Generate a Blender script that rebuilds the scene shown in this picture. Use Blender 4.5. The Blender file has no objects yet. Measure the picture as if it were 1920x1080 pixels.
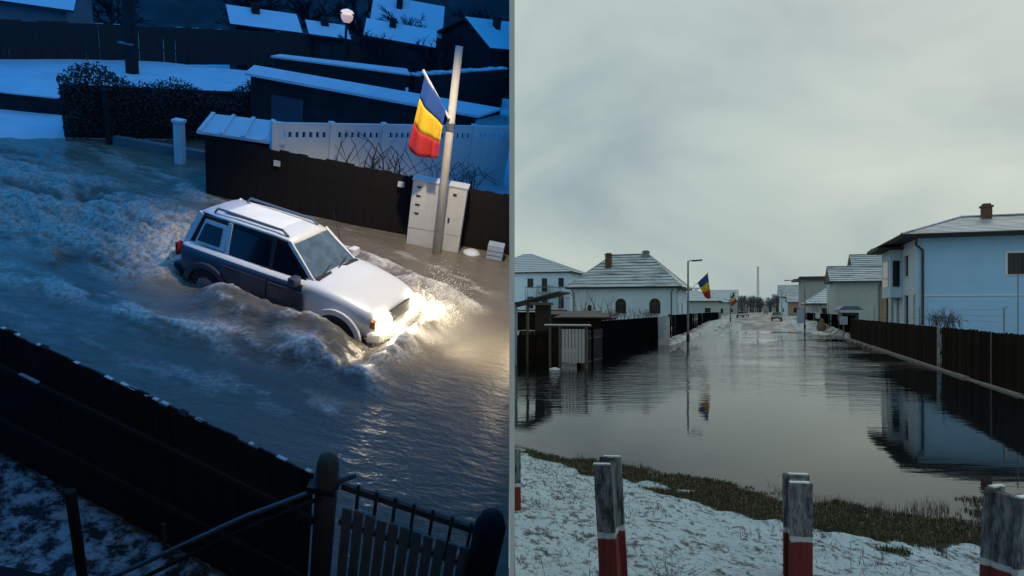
import bpy, bmesh, math, random
import numpy as np
from mathutils import Matrix, Vector
R = math.radians
rnd = random.Random(7)
sc = bpy.context.scene
COL = sc.collection

# ------------------------------------------------------------------ camera
cam = bpy.data.objects.new('camera', bpy.data.cameras.new('camera'))
COL.objects.link(cam)
cam.location = (0, 0, 2.4)
cam.rotation_euler = (R(90), 0, 0)
cam.data.sensor_width = 36
cam.data.lens = 24.0
cam.data.shift_y = 41 / 1920
cam.data.clip_start = 0.05
cam.data.clip_end = 4000
sc.camera = cam

# ------------------------------------------------------------------ world: overcast winter sky
world = bpy.data.worlds.new('World')
sc.world = world
world.use_nodes = True
wn, wl = world.node_tree.nodes, world.node_tree.links
wn.clear()
SUN_EL, SUN_AZ = 34, 38          # degrees; azimuth measured from +Y towards +X
def nw(t, **k):
    n = wn.new(t)
    for a, b in k.items(): setattr(n, a, b)
    return n
w_out = nw('ShaderNodeOutputWorld')
w_bg = nw('ShaderNodeBackground')
w_sky = nw('ShaderNodeTexSky', sky_type='NISHITA', sun_disc=False)
w_sky.sun_elevation = R(SUN_EL); w_sky.sun_rotation = R(SUN_AZ); w_sky.air_density = 1.5; w_sky.dust_density = 4
w_tc = nw('ShaderNodeTexCoord')
w_map = nw('ShaderNodeMapping'); w_map.inputs['Scale'].default_value = (1, 1, 1.7); w_map.inputs['Location'].default_value = (.35, .1, .3)
w_n1 = nw('ShaderNodeTexNoise'); w_n1.inputs['Scale'].default_value = 2.3; w_n1.inputs['Detail'].default_value = 4.5; w_n1.inputs['Roughness'].default_value = .5; w_n1.inputs['Distortion'].default_value = .5
w_rp = nw('ShaderNodeValToRGB')
w_rp.color_ramp.elements[0].position = .33; w_rp.color_ramp.elements[0].color = (.30, .395, .44, 1)
w_rp.color_ramp.elements[1].position = .66; w_rp.color_ramp.elements[1].color = (.58, .66, .60, 1)
e = w_rp.color_ramp.elements.new(.48); e.color = (.43, .535, .525, 1)
w_sc = nw('ShaderNodeMix', data_type='RGBA', blend_type='MULTIPLY'); w_sc.inputs[0].default_value = 1; w_sc.inputs[7].default_value = (.08, .08, .08, 1)
w_mx = nw('ShaderNodeMix', data_type='RGBA'); w_mx.inputs[0].default_value = .93
wl.new(w_tc.outputs['Generated'], w_map.inputs[0]); wl.new(w_map.outputs[0], w_n1.inputs[0]); wl.new(w_n1.outputs[0], w_rp.inputs[0])
wl.new(w_sky.outputs[0], w_sc.inputs[6]); wl.new(w_sc.outputs[2], w_mx.inputs[6]); wl.new(w_rp.outputs[0], w_mx.inputs[7])
wl.new(w_mx.outputs[2], w_bg.inputs[0]); w_bg.inputs[1].default_value = 1.0
wl.new(w_bg.outputs[0], w_out.inputs[0])

sun = bpy.data.objects.new('sun', bpy.data.lights.new('sun', 'SUN'))
COL.objects.link(sun)
sun.data.energy = 0.5; sun.data.angle = R(18); sun.data.color = (1, .96, .9)
sun.rotation_euler = (R(90 - SUN_EL), 0, R(180 - SUN_AZ))

sc.view_settings.view_transform = 'Standard'
sc.view_settings.look = 'None'
sc.view_settings.exposure = 0
sc.view_settings.gamma = 1
sc.cycles.max_bounces = 6
sc.cycles.diffuse_bounces = 3
sc.cycles.glossy_bounces = 4
sc.cycles.use_denoising = True
sc.cycles.sample_clamp_indirect = 12
sc.cycles.caustics_reflective = False
sc.cycles.caustics_refractive = False

# ------------------------------------------------------------------ frames of the two streets
# right street (day): s across, t along, origin under the camera, z = 0 is the flood level
FR = Matrix(((.941, .339, 0, 0), (-.339, .941, 0, 0), (0, 0, 1, 0), (0, 0, 0, 1)))
# left street (dusk): lies on a hillside plane seen from an upper window
_n = Vector((510, -1280, 2577)).normalized()
_f = Vector((0, 1, 0)); _f = (_f - _n * _f.dot(_n)).normalized()
_r = _f.cross(_n)
_o = Vector((0, 0, 2.4)) - 5.8 * _n
FL = Matrix(((_r.x, _f.x, _n.x, _o.x), (_r.y, _f.y, _n.y, _o.y), (_r.z, _f.z, _n.z, _o.z), (0, 0, 0, 1)))
I4 = Matrix.Identity(4)

# ------------------------------------------------------------------ helpers
def fbm(x, y, seed=0, octs=4, gain=.5):
    x = np.asarray(x, float); y = np.asarray(y, float); out = np.zeros(np.broadcast(x, y).shape); a = 1; tot = 0
    for o in range(octs):
        X = x * 2**o + 17.3 * o + seed * 7.1; Y = y * 2**o - 9.7 * o + seed * 3.3
        i = np.floor(X); j = np.floor(Y); fx = X - i; fy = Y - j
        fx = fx*fx*(3-2*fx); fy = fy*fy*(3-2*fy)
        def h(a_, b_):
            q = np.sin(a_*127.1 + b_*311.7 + seed*1.7) * 43758.5453
            return q - np.floor(q)
        out += a * ((h(i, j)*(1-fx) + h(i+1, j)*fx)*(1-fy) + (h(i, j+1)*(1-fx) + h(i+1, j+1)*fx)*fy)
        tot += a; a *= gain
    return out / tot
def sstep(a, b, x):
    t = np.clip((np.asarray(x, float)-a)/(b-a), 0, 1); return t*t*(3-2*t)

class MB:
    def __init__(s): s.v = []; s.f = []; s.m = []
    def add(s, vs, fs, mi=0):
        k = len(s.v); s.v += [tuple(p) for p in vs]; s.f += [tuple(i+k for i in f) for f in fs]; s.m += [mi]*len(fs); return s
    def box(s, c, d, rot=None, mi=0):
        vs = []
        for x in (-.5, .5):
            for y in (-.5, .5):
                for z in (-.5, .5):
                    p = Vector((x*d[0], y*d[1], z*d[2]))
                    if rot is not None: p = rot @ p
                    vs.append(p + Vector(c))
        return s.add(vs, [(0,1,3,2),(4,6,7,5),(0,4,5,1),(2,3,7,6),(0,2,6,4),(1,5,7,3)], mi)
    def b2(s, x0, x1, y0, y1, z0, z1, mi=0): return s.box(((x0+x1)/2, (y0+y1)/2, (z0+z1)/2), (x1-x0, y1-y0, z1-z0), None, mi)
    def beam(s, a, b, w, h, up=(0,0,1), mi=0):
        a = Vector(a); b = Vector(b); d = b-a; L = d.length; d.normalize(); u = Vector(up); x = d.cross(u)
        if x.length < 1e-4: x = d.cross(Vector((1,0,0)))
        x.normalize(); u = x.cross(d)
        return s.box((a+b)/2, (w, L, h), Matrix((x, d, u)).transposed(), mi)
    def tube(s, pts, rad, n=8, cap=True, mi=0):
        pts = [Vector(p) for p in pts]
        if not hasattr(rad, '__len__'): rad = [rad]*len(pts)
        vs = []; fs = []
        for i, p in enumerate(pts):
            d = (pts[min(i+1, len(pts)-1)] - pts[max(i-1, 0)]).normalized()
            x = d.cross(Vector((0,0,1)))
            if x.length < .05: x = d.cross(Vector((0,1,0)))
            x.normalize(); y = d.cross(x)
            vs += [p + rad[i]*(math.cos(2*math.pi*k/n)*x + math.sin(2*math.pi*k/n)*y) for k in range(n)]
        for i in range(len(pts)-1):
            fs += [(i*n+k, i*n+(k+1)%n, (i+1)*n+(k+1)%n, (i+1)*n+k) for k in range(n)]
        if cap: fs += [tuple(range(n-1, -1, -1)), tuple((len(pts)-1)*n+k for k in range(n))]
        return s.add(vs, fs, mi)
    def prism(s, poly, ext, mi=0):
        n = len(poly); e = Vector(ext); vs = [Vector(p) for p in poly]; vs += [p+e for p in vs]
        return s.add(vs, [tuple(range(n)), tuple(range(2*n-1, n-1, -1))] + [(i, i+n, (i+1)%n+n, (i+1)%n) for i in range(n)], mi)
    def poly(s, pts, mi=0): return s.add(pts, [tuple(range(len(pts)))], mi)
    def lathe(s, prof, n=12, c=(0,0,0), mi=0):
        c = Vector(c); vs = []; fs = []
        for r_, z in prof: vs += [c + Vector((r_*math.cos(2*math.pi*k/n), r_*math.sin(2*math.pi*k/n), z)) for k in range(n)]
        for i in range(len(prof)-1): fs += [(i*n+k, i*n+(k+1)%n, (i+1)*n+(k+1)%n, (i+1)*n+k) for k in range(n)]
        fs += [tuple(range(n-1, -1, -1)), tuple((len(prof)-1)*n+k for k in range(n))]
        return s.add(vs, fs, mi)
    def mesh(s, name, mats, smooth=False, recalc=True):
        me = bpy.data.meshes.new(name); me.from_pydata(s.v, [], s.f)
        for m in (mats if isinstance(mats, (list, tuple)) else [mats]): me.materials.append(m)
        if any(s.m): me.polygons.foreach_set('material_index', s.m)
        if recalc:
            b = bmesh.new(); b.from_mesh(me); bmesh.ops.recalc_face_normals(b, faces=b.faces); b.to_mesh(me); b.free()
        if smooth: me.polygons.foreach_set('use_smooth', [True]*len(me.polygons))
        return me
    def build(s, name, mats, parent=None, M=None, smooth=False):
        return link(name, s.mesh(name, mats, smooth), parent, M)
def link(name, me, parent=None, M=None):
    o = bpy.data.objects.new(name, me); COL.objects.link(o)
    if parent is not None: o.parent = parent
    if M is not None: o.matrix_basis = M
    return o
def tag(o, label=None, cat=None, group=None, kind=None):
    for k, v in (('label', label), ('category', cat), ('group', group), ('kind', kind)):
        if v: o[k] = v
    return o
def T(x, y, z=0, rz=0): return Matrix.Translation((x, y, z)) @ Matrix.Rotation(rz, 4, 'Z')
def thing(name, label, cat, M, group=None):
    o = bpy.data.objects.new(name, None); COL.objects.link(o); o.empty_display_size = .2
    o.matrix_basis = M; return tag(o, label, cat, group)
def copy_tree(o, parent=None):
    c = o.copy(); COL.objects.link(c); c.parent = parent
    for ch in list(o.children): copy_tree(ch, c)
    return c
def clip(o, co, no):
    """cut away what lies on the positive side of a world plane"""
    b = bmesh.new(); b.from_mesh(o.data); mw = o.matrix_basis.inverted()
    c2 = mw @ Vector(co); n2 = (mw.to_3x3() @ Vector(no)).normalized()
    bmesh.ops.bisect_plane(b, geom=list(b.verts)+list(b.edges)+list(b.faces), plane_co=c2, plane_no=n2, clear_outer=True)
    b.to_mesh(o.data); b.free(); return o

# ------------------------------------------------------------------ materials
MATS = {}
class NT:
    def __init__(s, name):
        s.m = bpy.data.materials.new(name); s.m.use_nodes = True; s.t = s.m.node_tree; s.b = s.t.nodes['Principled BSDF']; MATS[name] = s.m
    def n(s, t, ins=None, **k):
        x = s.t.nodes.new(t)
        for a, b in k.items(): setattr(x, a, b)
        for a, b in (ins or {}).items():
            if hasattr(b, 'is_output') or isinstance(b, bpy.types.NodeSocket): s.t.links.new(b, x.inputs[a])
            else: x.inputs[a].default_value = b
        return x
    def l(s, a, b): s.t.links.new(a, b)
    def noise(s, scale, detail=4, vec=None, rough=.55):
        if vec is None: vec = s.n('ShaderNodeTexCoord').outputs['Object']
        return s.n('ShaderNodeTexNoise', {'Vector': vec, 'Scale': scale, 'Detail': detail, 'Roughness': rough}).outputs[0]
    def ramp(s, fac, a, b, ca=(0,0,0,1), cb=(1,1,1,1)):
        x = s.n('ShaderNodeValToRGB', {'Fac': fac}); x.color_ramp.elements[0].position = a; x.color_ramp.elements[1].position = b
        x.color_ramp.elements[0].color = ca; x.color_ramp.elements[1].color = cb; return x.outputs[0]
    def mix(s, fac, a, b, bt='MIX'):
        x = s.n('ShaderNodeMix', data_type='RGBA', blend_type=bt)
        for i, v in ((0, fac), (6, a), (7, b)):
            if isinstance(v, bpy.types.NodeSocket): s.t.links.new(v, x.inputs[i])
            else: x.inputs[i].default_value = v if i == 0 else (*v[:3], 1)
        return x.outputs[2]
    def math(s, op, a, b=0):
        x = s.n('ShaderNodeMath', operation=op)
        for i, v in ((0, a), (1, b)):
            if isinstance(v, bpy.types.NodeSocket): s.t.links.new(v, x.inputs[i])
            else: x.inputs[i].default_value = v
        return x.outputs[0]
    def bump(s, h, strength=.3, dist=.02):
        s.l(s.n('ShaderNodeBump', {'Height': h, 'Strength': strength, 'Distance': dist}).outputs[0], s.b.inputs['Normal'])
    def col(s, c):
        if isinstance(c, bpy.types.NodeSocket): s.l(c, s.b.inputs['Base Color'])
        else: s.b.inputs['Base Color'].default_value = (*c[:3], 1)
        return s
    def set(s, **k):
        for a, b in k.items(): s.b.inputs[a.replace('_', ' ')].default_value = b
        return s
def plain(name, c, rough=.6, var=.25, scale=6, bump=.15, metal=0, c2=None, spec=.5, stretch=None):
    """colour with uneven tone and fine relief"""
    t = NT(name); vec = t.n('ShaderNodeTexCoord').outputs['Object']
    if stretch: vec = t.n('ShaderNodeMapping', {'Vector': vec, 'Scale': stretch}).outputs[0]
    n1 = t.noise(scale, 6, vec); c2 = c2 or tuple(x*(1-var) for x in c)
    t.col(t.mix(t.ramp(n1, .3, .7), c2, c)); t.set(Roughness=rough, Metallic=metal); t.b.inputs['Specular IOR Level'].default_value = spec
    if bump: t.bump(t.noise(scale*7, 4, vec), bump, .02)
    return t.m
def emit(name, c, strength):
    t = NT(name); t.col((.8, .8, .8)); t.b.inputs['Emission Color'].default_value = (*c, 1); t.b.inputs['Emission Strength'].default_value = strength; return t.m
def snowy(name, c, amount=.5, scale=3, snow=(.72, .78, .8), rough=.6, zmin=.25, st=None):
    """material with snow lying on what faces up"""
    t = NT(name); g = t.n('ShaderNodeNewGeometry'); tc = t.n('ShaderNodeTexCoord').outputs['Object']
    nz = t.n('ShaderNodeSeparateXYZ', {'Vector': t.n('ShaderNodeVectorTransform', {'Vector': g.outputs['Normal']}, vector_type='NORMAL', convert_from='WORLD', convert_to='OBJECT').outputs[0]}).outputs[2]
    up = t.ramp(nz, zmin, zmin+.2)
    tcs = t.n('ShaderNodeMapping', {'Vector': tc, 'Scale': st or (1, 1, 1)}).outputs[0]
    pat = t.ramp(t.noise(scale, 7, tcs, .65), 1-amount-.12, 1-amount+.12)
    f = t.math('MULTIPLY', up, pat)
    base = t.mix(t.noise(8, 4, tc), tuple(x*.6 for x in c), c)
    t.col(t.mix(f, base, snow)); t.set(Roughness=rough); t.bump(t.noise(30, 4, tc), .25, .02); return t.m

m_white = plain('white_plaster', (.57, .75, .87), .8, .1, 1.5, .1)
m_blueplaster = plain('pale_blue_plaster', (.35, .63, .92), .8, .08, 1.2, .1)
m_cream = plain('cream_plaster', (.42, .49, .50), .8, .12, 1.5, .1)
m_ochre = plain('ochre_plaster', (.33, .25, .16), .8, .15, 1.5, .1)
m_grey = plain('grey_plaster', (.36, .38, .40), .8, .2, 2, .1)
m_tile = snowy('snowy_tile', (.06, .065, .075), .58, 1.6, (.46, .56, .64), st=(.25, .9, 3))
m_tile2 = snowy('snowy_tile_thick', (.07, .07, .075), .72, 1.3, (.50, .59, .66), st=(.3, .9, 2.5))
m_tilebrown = snowy('snowy_brown_tile', (.09, .065, .05), .55, 1.6, (.5, .56, .6))
m_soffit = plain('dark_timber_soffit', (.035, .028, .024), .7, .3, 5)
m_dark = plain('dark_metal', (.03, .032, .036), .5, .3, 5, .05)
m_pipe = plain('downpipe_metal', (.06, .06, .065), .45, .2, 5, .03, .5)
m_frame = plain('window_frame_dark', (.05, .04, .035), .5, .2, 8, .05)
m_frameW = plain('window_frame_white', (.7, .72, .73), .5, .1, 8, .05)
m_glass = plain('window_glass', (.010, .013, .018), .08, .1, 2, 0, spec=.35)
m_brick = plain('chimney_brick', (.14, .075, .045), .85, .4, 9, .5)
m_fenceR = plain('brown_fence_wood', (.024, .019, .014), .9, .5, 3, .4, spec=.03, stretch=(14, 14, .7))
m_fenceR2 = plain('brown_fence_wood_pale', (.046, .038, .029), .9, .5, 3, .4, spec=.03, stretch=(14, 14, .7))
m_fenceR3 = plain('brown_fence_wood_red', (.032, .021, .014), .9, .5, 3, .4, spec=.03, stretch=(14, 14, .7))
m_fenceL = plain('black_fence_boards', (.006, .0065, .008), .9, .4, 3, .3, spec=0, stretch=(10, 10, .6))
m_conc = plain('weathered_concrete', (.30, .31, .32), .9, .5, 9, .6, c2=(.13, .135, .14))
m_concW = plain('pale_concrete_kerb', (.34, .33, .30), .9, .4, 7, .5)
m_galv = plain('galvanised_steel', (.22, .24, .26), .45, .2, 8, .05, .6)
m_mud = plain('mud', (.035, .030, .022), .8, .4, 3, .5)
m_wood = plain('weathered_wood', (.12, .10, .08), .85, .4, 4, .4, stretch=(10, 10, .8))
m_flagB = plain('flag_blue', (.015, .07, .30), .75, .1, 20, .05)
m_flagY = plain('flag_yellow', (.72, .46, .015), .75, .1, 20, .05)
m_flagR = plain('flag_red', (.42, .018, .02), .75, .1, 20, .05)
m_bark = plain('dark_bark', (.035, .033, .034), .9, .3, 8, .4)
m_twighaze = plain('far_twigs_haze_tint', (.11, .13, .16), .9, .2, 3, .1)  # haze of distance put into the twig colour as blue-grey
m_snowlump = plain('lying_snow', (.74, .80, .83), .85, .12, 3, .4)
m_elec = plain('cabinet_pale_grey', (.56, .58, .58), .6, .12, 4, .05)
m_elecblue = plain('cabinet_pale_blue', (.36, .46, .58), .6, .15, 4, .05)
m_tyre = plain('tyre_rubber', (.012, .012, .013), .8, .2, 20, .2)
m_rim = plain('wheel_rim', (.3, .31, .33), .35, .2, 10, .02, .7)
m_blueglass = plain('blue_windshield', (.09, .15, .21), .25, .5, 5, 0, spec=.9)  # bluer, lighter and rougher than the other car glass
m_carglass = plain('car_glass', (.010, .014, .022), .08, .2, 3, 0, spec=.4)
# ================================================================== RIGHT HALF: flooded street by day
XCUT = 0.02
def terrain_z(s, t):
    s = np.asarray(s, float); t = np.asarray(t, float)
    z = -.35 + .85*sstep(66, 112, t)
    z = z + sstep(4.4, 6.9, s)*sstep(38, 74, t)*.32*(1-.6*sstep(90, 120, t))
    z = z + sstep(3.9, 6.6, -s)*sstep(34, 60, t)*.42*(1-.6*sstep(90, 120, t))
    z = z + np.maximum(sstep(7.0, 7.6, s), sstep(6.75, 7.3, -s))*.45*(1-sstep(80, 115, t)*.7)*np.where(s < 0, sstep(31, 42, t), 1)
    return z + (fbm(s*.35, t*.35, 3)-.5)*.10
def grid_mesh(name, xs, ys, zf, mat):
    X, Y = np.meshgrid(xs, ys); Z = zf(X, Y); nx, ny = len(xs), len(ys)
    idx = np.arange(nx*ny).reshape(ny, nx)
    F = np.stack([idx[:-1,:-1], idx[:-1,1:], idx[1:,1:], idx[1:,:-1]], -1).reshape(-1, 4)
    me = bpy.data.meshes.new(name)
    me.vertices.add(nx*ny); me.vertices.foreach_set('co', np.stack([X, Y, Z], -1).reshape(-1).astype(np.float32))
    me.loops.add(F.size); me.loops.foreach_set('vertex_index', F.reshape(-1).astype(np.int32))
    me.polygons.add(len(F)); me.polygons.foreach_set('loop_start', np.arange(0, F.size, 4, dtype=np.int32))
    me.update(calc_edges=True); me.polygons.foreach_set('use_smooth', [True]*len(F)); me.materials.append(mat)
    return me
def vattr(me, name, vals):
    a = me.attributes.new(name, 'FLOAT', 'POINT'); a.data.foreach_set('value', np.asarray(vals, np.float32).reshape(-1))

# materials of the ground
t = NT('snow_and_mud_ground'); tc = t.n('ShaderNodeTexCoord').outputs['Object']
sn = t.ramp(t.noise(.55, 8, tc, .7), .44, .58)
t.col(t.mix(sn, t.mix(t.noise(2.5, 5, tc), (.05, .045, .032), (.10, .095, .06)), (.52, .57, .60))); t.set(Roughness=.85); t.bump(t.noise(9, 5, tc), .6, .06); m_ground = t.m
t = NT('wet_asphalt'); tc = t.n('ShaderNodeTexCoord').outputs['Object']
tcs = t.n('ShaderNodeMapping', {'Vector': tc, 'Scale': (1.0, .14, 1)}).outputs[0]
pat = t.ramp(t.noise(.8, 6, tcs, .6), .42, .72)
t.col(t.mix(pat, (.035, .038, .042), (.17, .185, .20))); t.l(t.ramp(t.noise(.5, 4, tcs), .35, .65, (.25,.25,.25,1), (.7,.7,.7,1)), t.b.inputs['Roughness']); t.bump(t.noise(40, 3, tc), .2, .01); m_road = t.m
t = NT('bank_snow'); tc = t.n('ShaderNodeTexCoord').outputs['Object']
at = t.n('ShaderNodeAttribute', attribute_name='snow').outputs['Fac']
tcs = t.n('ShaderNodeMapping', {'Vector': tc, 'Scale': (1, .6, 1), 'Rotation': (0, 0, .5)}).outputs[0]
fine = t.noise(16, 8, tcs, .75); mid = t.noise(3.2, 6, tc, .65)
a2 = t.math('ADD', at, t.math('MULTIPLY', t.math('SUBTRACT', mid, .5), .9))
mask = t.ramp(a2, .42, .56)
speck = t.ramp(t.math('ADD', fine, t.math('MULTIPLY', mid, .35)), .575, .68)
snowc = t.mix(speck, (.07, .075, .075), t.mix(t.noise(5, 5, tc), (.42, .58, .68), (.52, .68, .77)))
grass = t.mix(t.ramp(t.noise(11, 7, tc, .7), .35, .68), (.030, .031, .018), t.mix(t.ramp(t.noise(30, 4, tc), .5, .7), (.085, .078, .045), (.22, .185, .12)))
t.col(t.mix(mask, grass, snowc)); t.set(Roughness=.85); t.bump(t.math('ADD', fine, t.noise(45, 5, tc, .7)), .7, .05); m_bank = t.m
t = NT('flood_water'); tc = t.n('ShaderNodeTexCoord').outputs['Object']
t.col(t.mix(t.noise(.2, 3, tc), (.004, .007, .009), (.008, .010, .011))); t.set(Roughness=.015, IOR=1.25)
st = t.n('ShaderNodeMapping', {'Vector': tc, 'Scale': (.8, 2.6, 1)}).outputs[0]
rip = t.noise(1.6, 4, st, .5)
big = t.noise(.5, 2, st, .5)
sep = t.n('ShaderNodeSeparateXYZ', {'Vector': tc})
far = t.n('ShaderNodeMapRange', {'Value': sep.outputs[1], 'From Min': 13, 'From Max': 34}).outputs[0]
pm = t.ramp(t.noise(.16, 3, tc), .42, .62)
left = t.n('ShaderNodeMapRange', {'Value': t.math('SUBTRACT', sep.outputs[0], t.math('MULTIPLY', sep.outputs[1], .30)), 'From Min': 2.5, 'From Max': -2.5}).outputs[0]
leftm = t.math('MULTIPLY', left, t.n('ShaderNodeMapRange', {'Value': sep.outputs[1], 'From Min': 17, 'From Max': 24}).outputs[0])
amp = t.math('ADD', t.math('MULTIPLY', t.math('ADD', t.math('MULTIPLY', far, pm), t.math('MULTIPLY', leftm, 1.1)), .030), .0014)
hgt = t.math('MULTIPLY', t.math('ADD', rip, t.math('MULTIPLY', big, .6)), amp)
t.bump(hgt, 1, 1.0); m_water = t.m

# ground sheet to the horizon
ss = np.concatenate([np.linspace(-260, -12, 40), np.linspace(-11.8, 11.8, 100), np.linspace(12, 260, 40)])
ts = np.concatenate([np.linspace(13, 60, 80), np.linspace(61, 130, 90), np.linspace(133, 1500, 60)])
o = tag(link('ground', grid_mesh('ground', ss, ts, terrain_z, m_ground), None, FR), kind='structure'); clip(o, (XCUT, 0, 0), (-1, 0, 0))
# road surface beyond the water
ss = np.linspace(-4.1, 4.2, 24); ts = np.concatenate([np.linspace(50, 130, 90), np.linspace(133, 1200, 40)])
o = tag(link('road', grid_mesh('road', ss, ts, lambda s, t_: terrain_z(s, t_)*.5 + .5*(-.35+.85*sstep(66, 112, t_)) + .03, m_road), None, FR), kind='structure')
# flood water
xs = np.linspace(XCUT, 62, 40); ys = np.linspace(5, 112, 60)
o = tag(link('flood_water', grid_mesh('flood_water', xs, ys, lambda x, y: x*0, m_water)), kind='structure')
# near bank
SHX = [-8, .05, .85, 1.77, 2.62, 3.31, 3.82, 4.57, 5.87, 6.59, 9, 14]
SHY = [12.6, 11.95, 10.93, 10.27, 9.85, 9.2, 8.44, 7.9, 8.44, 8.8, 9.6, 10.2]
def bank_z(x, y):
    d = np.interp(x, SHX, SHY) + (fbm(np.asarray(x)*1.3, np.asarray(y)*.2, 5)-.5)*.7 - y
    z = np.where(d > 0, .78*(1-np.exp(-(np.maximum(d, 0)/4.0)**1.8)), d*.16)
    return z + (fbm(np.asarray(x)*2.2, np.asarray(y)*2.2, 8, 4)-.5)*.11*np.clip(d+.8, .1, 1) + (fbm(np.asarray(x)*9, np.asarray(y)*9, 9, 3)-.5)*.035
def bank_snow(x, y):
    x = np.asarray(x, float); y = np.asarray(y, float)
    d = np.interp(x, SHX, SHY) - y
    wdt = np.interp(x, [0, .35, .8, 1.5, 1.8, 2.33, 2.49, 3.05, 3.5, 3.8, 4.24, 5, 6, 8], [.3, .4, .75, .9, 2.4, 3.2, 4.1, 3.7, 2.9, 2.5, 2.0, 2.2, 2.3, 2.3])
    pt = np.exp(-((x-1.85)/.22)**2-((y-9.0)/.32)**2) + np.exp(-((x-2.15)/.2)**2-((y-8.55)/.22)**2)*.9
    return np.maximum(np.clip(.5 + (d-wdt)*1.5 + (fbm(x*1.6, y*1.6, 2, 5)-.5)*2.6, 0, 1), pt)
xs = np.linspace(XCUT, 11, 230); ys = np.concatenate([np.linspace(2.6, 9.5, 190), np.linspace(9.55, 14, 60)])
me = grid_mesh('snowy_bank', xs, ys, bank_z, m_bank); X, Y = np.meshgrid(xs, ys); vattr(me, 'snow', bank_snow(X, Y))
tag(link('snowy_bank', me), kind='structure')
xs = np.linspace(-7, 11, 40); ys = np.linspace(-9, 2.6, 30)
me = grid_mesh('bank_path', xs, ys, lambda x, y: bank_z(x, y), m_bank); vattr(me, 'snow', np.ones(len(xs)*len(ys)))
tag(link('bank_path', me), kind='structure')

# grass on the thawed strip and dead stems through the snow
def blades(name, label, pts, hmin, hmax, w, mats, curl=.5):
    vs = []; fs = []; mi = []
    for (x, y, z) in pts:
        h = rnd.uniform(hmin, hmax); a = rnd.uniform(0, 6.283); ww = w*rnd.uniform(.6, 1.3); le = rnd.uniform(.1, 1)*curl*h; b = rnd.uniform(0, 6.283)
        dx, dy = math.cos(a)*ww, math.sin(a)*ww; lx, ly = math.cos(b)*le, math.sin(b)*le; k = len(vs)
        vs += [(x-dx, y-dy, z-.01), (x+dx, y+dy, z-.01), (x+dx*.6+lx*.4, y+dy*.6+ly*.4, z+h*.6), (x-dx*.6+lx*.4, y-dy*.6+ly*.4, z+h*.6), (x+lx, y+ly, z+h)]
        fs += [(k, k+1, k+2, k+3), (k+3, k+2, k+4)]; q = rnd.randrange(len(mats)); mi += [q, q]
    me = bpy.data.meshes.new(name); me.from_pydata(vs, [], fs)
    for m in mats: me.materials.append(m)
    me.polygons.foreach_set('material_index', mi)
    return tag(link(name, me), label, 'grass', kind='stuff')
m_g1 = plain('grass_dark', (.050, .052, .025), .8, .3, 5, 0); m_g2 = plain('grass_dry', (.20, .165, .095), .85, .3, 5, 0); m_g3 = plain('grass_moss', (.075, .078, .036), .8, .3, 5, 0); m_stem = plain('dead_stem', (.035, .032, .030), .9, .2, 5, 0)
N = 150000
px = np.array([rnd.uniform(XCUT+.01, 9) for _ in range(N)]); py = np.array([rnd.uniform(5.2, 12.2) for _ in range(N)])
sv = bank_snow(px, py); pz = bank_z(px, py)
keep = (sv < .52) & (pz > -.02) & (px < py*.78)
blades('bank_grass', 'short brown and green grass along the thawed water edge', list(zip(px[keep], py[keep], pz[keep])), .015, .06, .006, [m_g1, m_g1, m_g3, m_g2], .9)
px = np.array([rnd.uniform(XCUT+.02, 8) for _ in range(9000)]); py = np.array([rnd.uniform(3.6, 11) for _ in range(9000)])
cl = fbm(px*1.6, py*1.6, 11, 3); keep = (bank_snow(px, py) > .5) & (cl > .5)
blades('dead_stems', 'thin dark dead stems poking through the snow', [(a, b, c) for a, b, c in zip(px[keep], py[keep], bank_z(px[keep], py[keep]))], .02, .10, .0022, [m_stem], 1.3)
px = np.array([rnd.uniform(.05, 8) for _ in range(3000)]); dd = np.array([abs(rnd.gauss(0, .22)) for _ in range(3000)])
py = np.interp(px, SHX, SHY) + dd - .1
cl = fbm(px*2.1, px*0, 4, 2); keep = cl > .52
blades('shore_weeds', 'sparse dry weeds standing at the waterline', [(a, b, 0.0) for a, b in zip(px[keep], py[keep])], .03, .14, .0025, [m_stem, m_g2], .8)
# stones on the bank
stone_m = plain('pale_stone', (.34, .29, .24), .9, .3, 9, .4)
for (u, v, r_) in ((1557, 993, .035), (1160, 940, .02), (1225, 878, .05), (1085, 858, .05), (1800, 962, .03), (1640, 985, .03), (1455, 950, .03), (1390, 935, .025), (1750, 975, .03), (1330, 905, .025)):
    x0 = (u-960)/1280; yy = 1280*2.0/(v-581)
    for _ in range(6): yy = 1280*(2.4-float(bank_z(x0*yy, yy)))/(v-581)
    m = MB(); m.lathe([(r_*.6, -r_*.4), (r_, 0), (r_*.8, r_*.5), (r_*.3, r_*.75)], 7)
    m.v = [(a*rnd.uniform(.75, 1.25), b*rnd.uniform(.7, 1.2), c) for a, b, c in m.v]
    o = m.build('stone', stone_m, None, T(x0*yy, yy, float(bank_z(x0*yy, yy))))
    tag(o, 'small pale stone lying on the thawed grass strip', 'stone', 'stones on the grass strip')

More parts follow.
